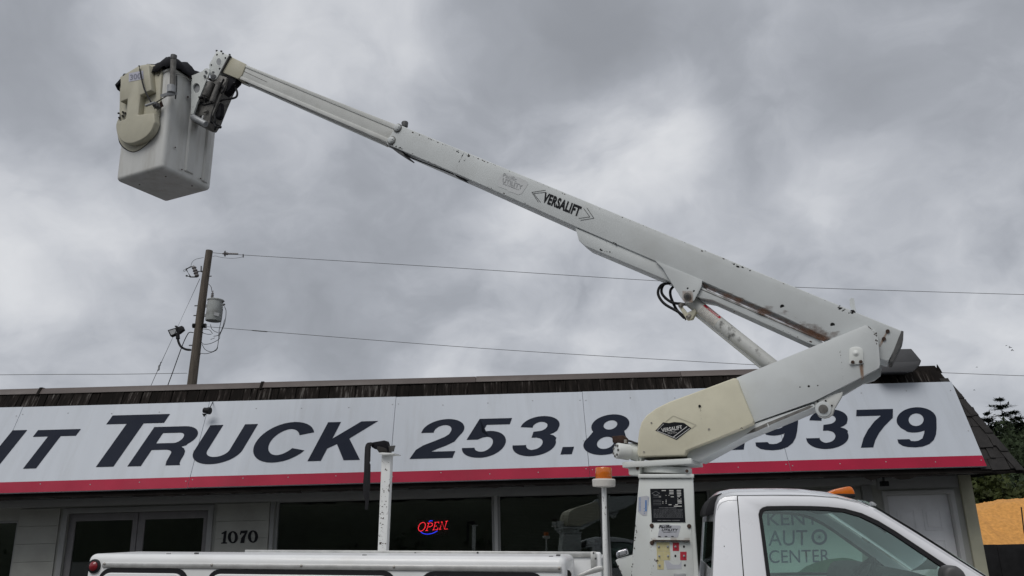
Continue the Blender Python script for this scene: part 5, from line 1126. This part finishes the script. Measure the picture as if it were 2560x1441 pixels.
# ================================================================== loose things on the truck
rt = random.Random(4)
tarp = thing('bucket_tarp', KB(w1/2, w2/2, hB), 'crumpled black tarp lying over the open top of the bucket', 'tarp')
bm = bmesh.new(); n = 22; gv = []
for i in range(n+1):
    row = []
    for j in range(n+1):
        u, v = i/n, j/n; a = -.06+(w1+.17)*u; c = -.06+(w2+.12)*v
        ed = min(u, v, 1-u, 1-v); nv = noise.fractal(V((u*5.5+3, v*5.5, 1.7)), 0.7, 2.1, 4)
        b = hB+.075+.075*nv+(.07*math.sin(u*6.0+v*3.1)+.05)*min(1, ed*6)
        if ed < .06: b -= (.12+.07*noise.noise(V((u*7, v*7, 5))))*(1-ed/.06)
        b += .07*max(0, min(1, (u-.35)*3))*max(0, 1-v*2.2)*(1 if ed > .04 else .5)
        if u > .95: b -= .05
        row.append(bm.verts.new(KB(a+.02*nv, c+.02*nv, b)))
    gv.append(row)
for i in range(n):
    for j in range(n): bm.faces.new((gv[i][j], gv[i+1][j], gv[i+1][j+1], gv[i][j+1]))
o = fin(bm, 'tarp_sheet', 'black_cloth', tarp, smooth=True); o.modifiers.new('thick', 'SOLIDIFY').thickness = .006
strap = thing('rubber_strap', on((955, 1120), lane(pc)), 'torn black rubber strap draped over the top of the boom rest post', 'strap')
plate('strap_band', zL3((1122, 580), (1132, 450), (1136, 300), (1141, 215), (1150, 187), (1166, 172), (1195, 168), (1215, 172), (1210, 190), (1195, 200), (1190, 240), (1188, 340), (1181, 356), (1190, 372), (1187, 560), (1180, 650), (1165, 782), (1140, 784), (1146, 720), (1128, 650)), lane(pc-.05), .012, 'black_rubber', strap, bevel=.002)
plate('strap_bundle', zL3((1196, 172), (1240, 164), (1322, 150), (1332, 180), (1345, 255), (1275, 260), (1245, 228), (1235, 232), (1205, 215), (1192, 190)), lane(pc-.03), .10, 'black_cloth', strap, bevel=.008)
plate('cracked_pad', zL3((1255, 205), (1300, 212), (1335, 228), (1340, 258), (1270, 262), (1250, 235)), lane(pc-.045), .02, 'hip_board', strap, bevel=.003)
# ================================================================== utility pole with its gear
PY = 24.0; PP = (V((0, PY, 0)), V((0, -1, 0)))
pt, pb = on((523, 627), PP), on((477, 975), PP); pd = (pt-pb).normalized(); pg = pb-pd*(pb.z/pd.z)
up = thing('utility_pole', pg, 'weathered leaning wooden utility pole rising behind the shop roof', 'utility pole')
bm = bmesh.new(); k = 10; add_tube(bm, [pg.lerp(pt, i/k)+V((math.sin(i*1.3)*.012, 0, 0)) for i in range(k+1)], [.19+(.108-.19)*i/k for i in range(k+1)], 18); fin(bm, 'pole_shaft', 'pole_wood', up, smooth=True)
for q in ((495, 625), (485, 718), (625, 345), (610, 300), (500, 1000), (442, 1000), (520, 1085), (545, 880)):
    c = on(zD(q)[0], PP); cyl('through_bolt', c-V((.05, .0, 0)), c+V((.05, 0, 0)), .018, 'dark_metal', up, n=8)
plate('arm_bracket', zD((537, 245), (545, 248), (543, 290), (575, 300), (570, 312), (535, 302)), PP, .04, 'dark_metal', up)
plate('conduit', zD((488, 1262), (498, 1262), (496, 1380), (486, 1380)), PP, .05, 'grey_metal', up)
for q in ((482, 815), (575, 815)):
    for dx in (-16, -4, 8): 
        c = on(zD((q[0]+dx, q[1]))[0], back(PP, -.05)); lathe('spool_insulator', c-V((.014, 0, 0)), V((1, 0, 0)), ((.05, 0), (.075, .006), (.05, .014), (.075, .024), (.05, .03)), 'dark_metal', up, 12)
plate('spool_bracket', zD((548, 800), (592, 800), (592, 806), (555, 808), (555, 826), (590, 828), (590, 834), (548, 832)), PP, .06, 'dark_metal', up)
# transformer
t0 = on(zD((655, 770))[0], back(PP, -.05)); t1 = on(zD((680, 570))[0], back(PP, -.05)); td = (t1-t0).normalized(); tr_ = .235
tf = thing('pole_transformer', t0, 'grey rust-stained transformer can bolted to the utility pole', 'transformer')
hh = (t1-t0).length
lathe('tank', t0, td, ((tr_*.96, 0), (tr_, .02), (tr_, hh-.03)), 'transformer_grey', tf, 28); lathe('lid', t0+td*(hh-.03), td, ((tr_+.018, 0), (tr_+.018, .03), (tr_*.7, .06), (.02, .075)), 'transformer_grey', tf, 28)
bs = on(zD((644, 560))[0], back(PP, -.05)); lathe('bushing', bs, td, ((.03, 0), (.05, .02), (.03, .05), (.05, .07), (.03, .10), (.05, .12), (.028, .15), (.045, .17), (.02, .2), (.012, .26), (.004, .28)), 'porcelain', tf, 14)
for y in (625, 715): plate('hanger_bracket', zD((565, y-14), (610, y-12), (610, y+12), (560, y+12)), PP, .06, 'grey_metal', tf)
plate('name_plate', zD((665, 685), (715, 695), (708, 725), (662, 716)), back(PP, -.05-tr_-.004), .004, 'decal_grey', tf)
for q in ((745, 590), (752, 620), (632, 575), (658, 575)): c = on(zD(q)[0], back(PP, -.12)); cyl('terminal', c, c+V((.05, -.03, .02)), .028, 'dark_metal', tf, n=8)
for pts in (((762, 630), (778, 680), (765, 790), (720, 900), (712, 940), (640, 980), (570, 990), (540, 965)), ((748, 640), (735, 750), (712, 860), (705, 960), (690, 1030), (640, 1062), (580, 1040), (550, 990)), ((765, 750), (745, 830), (710, 900), (660, 915)), ((700, 1020), (680, 1050), (600, 1078), (530, 1076)), ((630, 800), (640, 840), (665, 865), (700, 880)), ((555, 845), (620, 855), (650, 890)), ((548, 880), (600, 895), (640, 895)), ((632, 945), (670, 930)), ((720, 870), (712, 905)), ((608, 415), (635, 445), (645, 495))):
    tube('drop_lead', [on(p, back(PP, -.1)) for p in zD(*pts)], .009, 'black_rubber', tf, n=6)
# fused cutout
fz = thing('fuse_cutout', on(zD((450, 300))[0], PP), 'dark fused cutout switch hanging left of the pole near its top', 'fuse switch')
lathe('insulator', on(zD((505, 350))[0], back(PP, -.05)), on(zD((470, 250))[0], PP)-on(zD((505, 350))[0], PP), ((.05, 0), (.075, .04), (.05, .08), (.078, .13), (.05, .17), (.078, .22), (.05, .27), (.075, .32), (.045, .36), (.02, .4)), 'porcelain', fz, 14)
tube('fuse_tube', [on(p, back(PP, -.08)) for p in zD((398, 278), (440, 350))], .022, 'dark_metal', fz, smooth=False)
tube('upper_arm', [on(p, back(PP, -.06)) for p in zD((395, 280), (445, 255), (485, 258))], .022, 'dark_metal', fz, smooth=False)
tube('lower_arm', [on(p, back(PP, -.06)) for p in zD((400, 340), (440, 352), (505, 352))], .022, 'dark_metal', fz, smooth=False)
for q in ((383, 292), (405, 342)):
    c = on(zD(q)[0], back(PP, -.06)); bm = bmesh.new(); add_tube(bm, [c+V((math.cos(i*math.pi/6)*.03, 0, math.sin(i*math.pi/6)*.03)) for i in range(13)], .006, 6); fin(bm, 'pull_ring', 'dark_metal', fz, smooth=True)
tube('mount_arm', [on(p, PP) for p in zD((505, 300), (550, 298))], .02, 'dark_metal', fz, smooth=False)
tube('jumper_wire', [on(p, back(PP, -.06)) for p in zD((446, 245), (455, 215), (490, 185), (565, 168))], .006, 'dark_metal', fz, n=6)
# area light
al = thing('area_floodlight', on(zD((440, 1045))[0], PP), 'black area floodlight on a curved arm at the utility pole', 'light')
tube('curved_arm', [on(p, PP) for p in zD((445, 1045), (395, 1038), (350, 1012), (326, 965), (322, 930))], .035, 'black_rubber', al, n=10)
plate('lamp_head', zD((222, 855), (300, 832), (285, 815), (305, 810), (320, 825), (358, 812), (375, 850), (330, 885), (250, 917)), back(PP, .02), .16, 'black_rubber', al, bevel=.015)
plate('lamp_glass', zD((236, 862), (296, 845), (312, 880), (258, 903)), back(PP, .012), .006, 'grey_metal', al)
cyl('knuckle', on(zD((322, 940))[0], PP), on(zD((318, 885))[0], PP), .06, 'black_rubber', al, n=12)
# wires
def wire(label, pts, m_='dark_metal', r_=.008, name='overhead_wire', Ys=None, cat_='wire'):
    P = [atY(p, Ys[i] if Ys else PY-.05) for i, p in enumerate(pts)]
    return tag(tube(name, P, r_, m_, None, n=5, k=8), label, cat_)
pw = thing('primary_wire', on((600, 638), PP), 'thin primary power line running from the pole top to the right', 'wire')
tube('conductor', [atY(p, y) for p, y in zip(((528, 632), (608, 638), (1100, 668), (1650, 703), (2000, 719), (2560, 737), (2900, 745)), (24, 24, 24, 24, 24, 24, 24))], .0085, 'dark_metal', pw, n=5, k=8)
lathe('strain_insulator', on((556, 634.5), PP), V((1, 0, -.05)), ((.02, 0), (.03, .06), (.09, .075), (.1, .09), (.03, .11), (.05, .15), (.03, .2), (.03, .5)), 'porcelain', pw, 12)
cyl('wire_clamp', on((608, 636), PP), on((608, 644), PP), .018, 'dark_metal', pw, n=6)
tube('jumper', [on(p, PP) for p in zD((650, 158), (680, 154), (740, 168), (830, 176), (900, 170), (940, 160))], .006, 'dark_metal', pw, n=5)
sw = thing('secondary_wire', on((650, 828), PP), 'thin service line below the primary wire, running right behind the boom', 'wire')
tube('conductor', [atY(p, 23.9) for p in ((515, 817), (650, 828), (1200, 871), (1700, 902), (2000, 918), (2350, 932), (2560, 940), (2900, 950))], .008, 'dark_metal', sw, n=5, k=8)
tube('splice', [on(p, (V((0, 23.88, 0)), V((0, -1, 0)))) for p in ((630, 826.5), (655, 828.6), (668, 829.6))], .016, 'dark_metal', sw, n=6)
wire('thin wire running left from the pole just above the roof', [(-60, 938), (150, 936.5), (300, 936), (468, 933.5)])
gw = thing('guy_wire', on((375, 966), PP), 'taut guy wire slanting down left from the upper pole with a grip', 'guy wire')
tube('strand', [on(p, PP) for p in zD((530, 368), (165, 1160), (62, 1392), (-30, 1600))], .0085, 'dark_metal', gw, n=5, smooth=False)
tube('grip', [on(p, back(PP, -.02)) for p in zD((162, 1160), (150, 1190), (143, 1195), (140, 1232), (128, 1236))], .028, 'grey_metal', gw, n=6, smooth=False)
wire('dark blue service cable drooping from the pole down to the roof', zD((470, 880), (430, 878), (405, 910), (370, 985), (320, 1120), (270, 1260), (222, 1388), (180, 1500)), 'black_rubber', .014, 'service_cable', cat_='cable')

# ================================================================== right-hand background
hill = bmesh.new(); nx, ny = 40, 14; hv = []
for j in range(ny+1):
    row = []
    for i in range(nx+1):
        x = -60+i*9; y = 62+j*12; e = max(0, min(1, (y-62)/110)); z = 15*e**1.1*(0.35+0.65*max(0, min(1, (x-5)/110)))+1.6*noise.noise(V((x*.05, y*.05, 0)))
        row.append(hill.verts.new((x, y, z-1.0)))
    hv.append(row)
for j in range(ny):
    for i in range(nx): hill.faces.new((hv[j][i], hv[j][i+1], hv[j+1][i+1], hv[j+1][i]))
tag(fin(hill, 'hill', 'hill_earth', smooth=True), kind='structure')
def leaf(bm, c, s, rnd, flat=0.0):
    d = V((rnd.gauss(0, 1), rnd.gauss(0, 1), rnd.gauss(0, 1)*(1-flat))).normalized(); x, y = frame_of(d); a = rnd.random()*6.28
    x, y = x*math.cos(a)+y*math.sin(a), y*math.cos(a)-x*math.sin(a)
    bm.faces.new([bm.verts.new(c+x*s), bm.verts.new(c+y*s*.55), bm.verts.new(c-x*s), bm.verts.new(c-y*s*.55)])
def conifer_crown(bm, base, h, w_, rnd, nb=170, fol=22, s=.28, start=.12):
    for k in range(nb):
        t = start+(1-start)*(k/nb)**.9; t = round(t*16+rnd.gauss(0, .13))/16+rnd.gauss(0, .006); t = min(t, .995); z = h*t; L_ = w_*(1-t)**.55*rnd.uniform(.45, 1.15)+.15; a = rnd.random()*6.283
        d = V((math.cos(a), math.sin(a), -.12+.42*t*rnd.uniform(.2, 1)))
        for q in range(fol):
            f = (q+rnd.random())/fol; c = base+V((0, 0, z))+d*(L_*f)+V((rnd.gauss(0, .10), rnd.gauss(0, .10), rnd.gauss(0, .07)-.18*f*f*L_*.5))
            dd = (d+V((rnd.gauss(0, .5), rnd.gauss(0, .5), rnd.gauss(0, .25)))).normalized(); x, y = frame_of(dd); sz = s*rnd.uniform(.6, 1.25)
            bm.faces.new([bm.verts.new(c+dd*sz), bm.verts.new(c+x*sz*.28), bm.verts.new(c-dd*sz*.6), bm.verts.new(c-x*sz*.28)])
def conifer(base, h, w_, label, seed, group=None):
    rnd = random.Random(seed); o = thing('conifer_tree', base, label, 'tree', group)
    bm = bmesh.new(); add_tube(bm, [base, base+V((.1, 0, h*.5)), base+V((0, 0, h*.98))], [h*.018+.06, h*.011+.04, .02], 8); fin(bm, 'trunk', 'bark', o, smooth=True)
    bm = bmesh.new(); conifer_crown(bm, base, h, w_, rnd, int(90+h*4), 30, .30); fin(bm, 'crown', 'needles', o)
def hz(x, y):        # ground height of the hill
    e = max(0, min(1, (y-62)/110)); return 15*e**1.1*(0.35+0.65*max(0, min(1, (x-5)/110)))-1.2
def tip_tree(px, py, Y, w_, label, seed, group=None):
    t = atY((px, py), Y); b = V((t.x, Y, hz(t.x, Y))); conifer(b, t.z-b.z, w_, label, seed, group)
tip_tree(2499, 999, 84, 4.6, 'tallest dark conifer standing out against the sky at the right edge', 11)
tip_tree(2466, 1034, 80, 3.0, 'shorter dark conifer just left of the tallest conifer on the hill', 12)
tip_tree(2537, 1030, 88, 3.4, 'dark conifer just right of the tallest conifer, close to the picture edge', 13)
# the mass of wood on the hillside
rf = random.Random(21); bm = bmesh.new()
def puff(c, r_, n_, s, flat=.3):
    for _ in range(n_):
        d = V((rf.gauss(0, 1), rf.gauss(0, 1), rf.gauss(0, 1))).normalized()*r_*rf.uniform(.55, 1.05); d.z *= 1.1; leaf(bm, c+d, s*rf.uniform(.6, 1.3), rf, flat)
for _ in range(560):
    y = rf.uniform(58, 120); x = y*rf.uniform(.46, 1.15)
    rd = rf.uniform(.9, 1.9); top = atY((2490, 1046+abs(rf.gauss(0, 60))), y).z-rd
    puff(V((x, y, top)), rd, 110, .24)
tag(fin(bm, 'forest', 'leaves_dark'), 'dark mass of mixed forest covering the hillside at the right', 'forest', kind='stuff')
def broadleaf(base, h, w_, label, seed, m_='leaves_light', nl=5200, s=.13):
    rnd = random.Random(seed); o = thing('leafy_tree', base, label, 'tree')
    bm = bmesh.new(); add_tube(bm, [base, base+V((.1, 0, h*.35)), base+V((.05, 0, h*.6))], [.14, .10, .05], 8)
    cl = []
    for k in range(22):
        a = rnd.random()*6.28; t = rnd.uniform(.35, 1); rr_ = w_*rnd.uniform(.25, 1)*(1.15-.6*t); c = base+V((math.cos(a)*rr_, math.sin(a)*rr_, h*t)); cl.append(c)
        add_tube(bm, [base+V((.07, 0, h*.3)), base.lerp(c, .6)+V((0, 0, .15)), c], [.05, .03, .012], 5)
    fin(bm, 'trunk', 'bark', o, smooth=True); bm = bmesh.new()
    for k in range(nl):
        c = rnd.choice(cl)+V((rnd.gauss(0, .34), rnd.gauss(0, .34), rnd.gauss(0, .24))); leaf(bm, c, s*rnd.uniform(.6, 1.3), rnd, .2)
    fin(bm, 'crown', m_, o)
b = atY((2440, 1260), 33); broadleaf(V((b.x, 33, 0)), atY((2440, 1212), 33).z, 1.7, 'light green leafy tree rising left behind the sawdust heap', 31)
b = atY((2510, 1260), 35); broadleaf(V((b.x, 35, 0)), atY((2510, 1236), 35).z, 1.5, 'low yellow-green leafy tree behind the middle of the sawdust heap', 32)
b = atY((2560, 1260), 50); broadleaf(V((b.x+2, 50, 0)), atY((2560, 1165), 50).z, 2.2, 'dark leafy tree behind the heap at the right picture edge', 33, 'leaves_dark', 9000, .12)
b = atY((2430, 1200), 46); broadleaf(V((b.x, 46, 0)), atY((2450, 1150), 46).z, 2.4, 'dark olive leafy tree between shop corner and hillside', 34, 'leaves_dark', 9000, .12)
# sawdust heap behind a black bin wall
SY = 19.0
x0 = atY((2330, 1300), SY).x; x1 = x0+6.0; zt = atY((2480, 1261), SY+1.4).z; zb = atY((2480, 1362), SY).z
bm = bmesh.new(); nx, ny = 170, 60; gv = []
for j in range(ny+1):
    row = []
    for i in range(nx+1):
        u, v = i/nx, j/ny; x = x0+(x1-x0)*u; y = SY+.12+4.4*v
        e = math.sin(math.pi*min(1, max(0, .12+.76*v)))**.6; f = min(1, .55+u*3)*min(1, (1-u)*5)
        z = zb-.06+(zt-zb+.10)*min(1, v*3.4)**.75*f*e+.10*noise.fractal(V((x*.9, y*.9, 2)), 1, 2, 4)*min(1, v*5+.2)+.035*noise.fractal(V((x*6, y*6, 5)), .8, 2, 4)*min(1, v*8)+.07*math.sin(x*2.6+.5)
        row.append(bm.verts.new((x, y, z if 0 < j < ny and 0 < i < nx else 0.02 if j else zb-.06)))
    gv.append(row)
for j in range(ny):
    for i in range(nx): bm.faces.new((gv[j][i], gv[j][i+1], gv[j+1][i+1], gv[j+1][i]))
tag(fin(bm, 'sawdust_heap', 'sawdust', smooth=True), 'big orange heap of sawdust at the right edge behind a black wall', 'heap')
bw = thing('bin_wall', V(((x0+x1)/2, SY, 0)), 'low black panelled wall holding back the sawdust heap', 'wall')
n = 9
for i in range(n):
    a = x0+(x1-x0)*i/n; box('wall_panel', W, a+.004, a+(x1-x0)/n-.004, SY-.04, SY+.06, 0.0, zb+rf.uniform(-.006, .004), 'bin_black', bw, bevel=.008)
for i in range(0, n+1, 3): a = x0+(x1-x0)*i/n; box('wall_post', W, a-.05, a+.05, SY-.10, SY-.042, 0, zb-.08, 'bin_black', bw, bevel=.006)
ra_ = atY((2553, 1268), 17.5); rb2 = atY((2560, 1330), 17.5)
tag(tube('marker_rod', [V((rb2.x+.05, 17.5, 0)), rb2, ra_], .012, 'black_rubber', None, n=6, smooth=False), 'thin black rod standing in front of the sawdust heap at the picture edge', 'rod')
# birds
def bird(p, s, a, flap, label):
    c = atY(p, 60); bm = bmesh.new(); d = V((math.cos(a), .3, math.sin(a))).normalized(); sd2 = V((-.2, 1, .1)).normalized(); u_ = d.cross(sd2)*-1
    add_tube(bm, [c-d*s*.9, c-d*s*.4, c, c+d*s*.45, c+d*s*.7], [s*.03, s*.10, s*.15, s*.10, s*.02], 6)
    for q in (-1, 1):
        w0, w1_, w2_ = c+d*s*.15, c+sd2*q*s*.5+u_*flap*s+d*s*.1, c+sd2*q*s*1.1+u_*flap*s*1.5-d*s*.3
        vs = [bm.verts.new(x) for x in (w0, w1_+d*s*.1, w2_, w1_-d*s*.3, c-d*s*.3)]; bm.faces.new(vs)
    tag(fin(bm, 'bird', 'bird'), label, 'bird', 'birds over the hill')
for p, s, a, f, lb_ in (((2516, 864), .12, .1, .3, 'tiny dark bird in the sky, upper left of the close trio'), ((2523, 868), .16, 1.2, .6, 'tiny dark bird in the middle of the close trio'), ((2530, 875), .18, .4, .4, 'tiny dark bird at the lower right of the trio'), ((2442, 918), .11, .2, .3, 'lone faint bird above the conifers, left of the trio'), ((2435, 975), .11, .6, .4, 'lowest lone bird, beside the sloping end of the sign')): bird(p, s, a, f, lb_)
# wooded slope on the far side of the road behind the viewer (it shows only as a reflection)
bm = bmesh.new(); rf = random.Random(77); hv = []
for i in range(61):
    x = -150+5*i; zt_ = 15.5+2.2*noise.noise(V((x*.06, 3, 0)))+1.2*noise.noise(V((x*.3, 8, 0)))
    hv.append([bm.verts.new((x, y, z)) for y, z in ((-50, 0), (-56, zt_*.55), (-64, zt_*.85), (-74, zt_), (-110, zt_*.9))])
for a, b in zip(hv, hv[1:]):
    for k in range(4): bm.faces.new((a[k], b[k], b[k+1], a[k+1]))
tag(fin(bm, 'hillside', 'hill_earth', smooth=True), kind='structure')
bm = bmesh.new()
for k in range(420):
    x = rf.uniform(-110, 110); q = rf.random(); puff(V((x, -52-20*q, 2+12.0*q**.8+rf.uniform(-1, 1))), rf.uniform(1.2, 2.4), 60, .4)
tag(fin(bm, 'treeline', 'leaves_dark'), 'wooded slope of dark trees across the road', 'trees', kind='stuff')
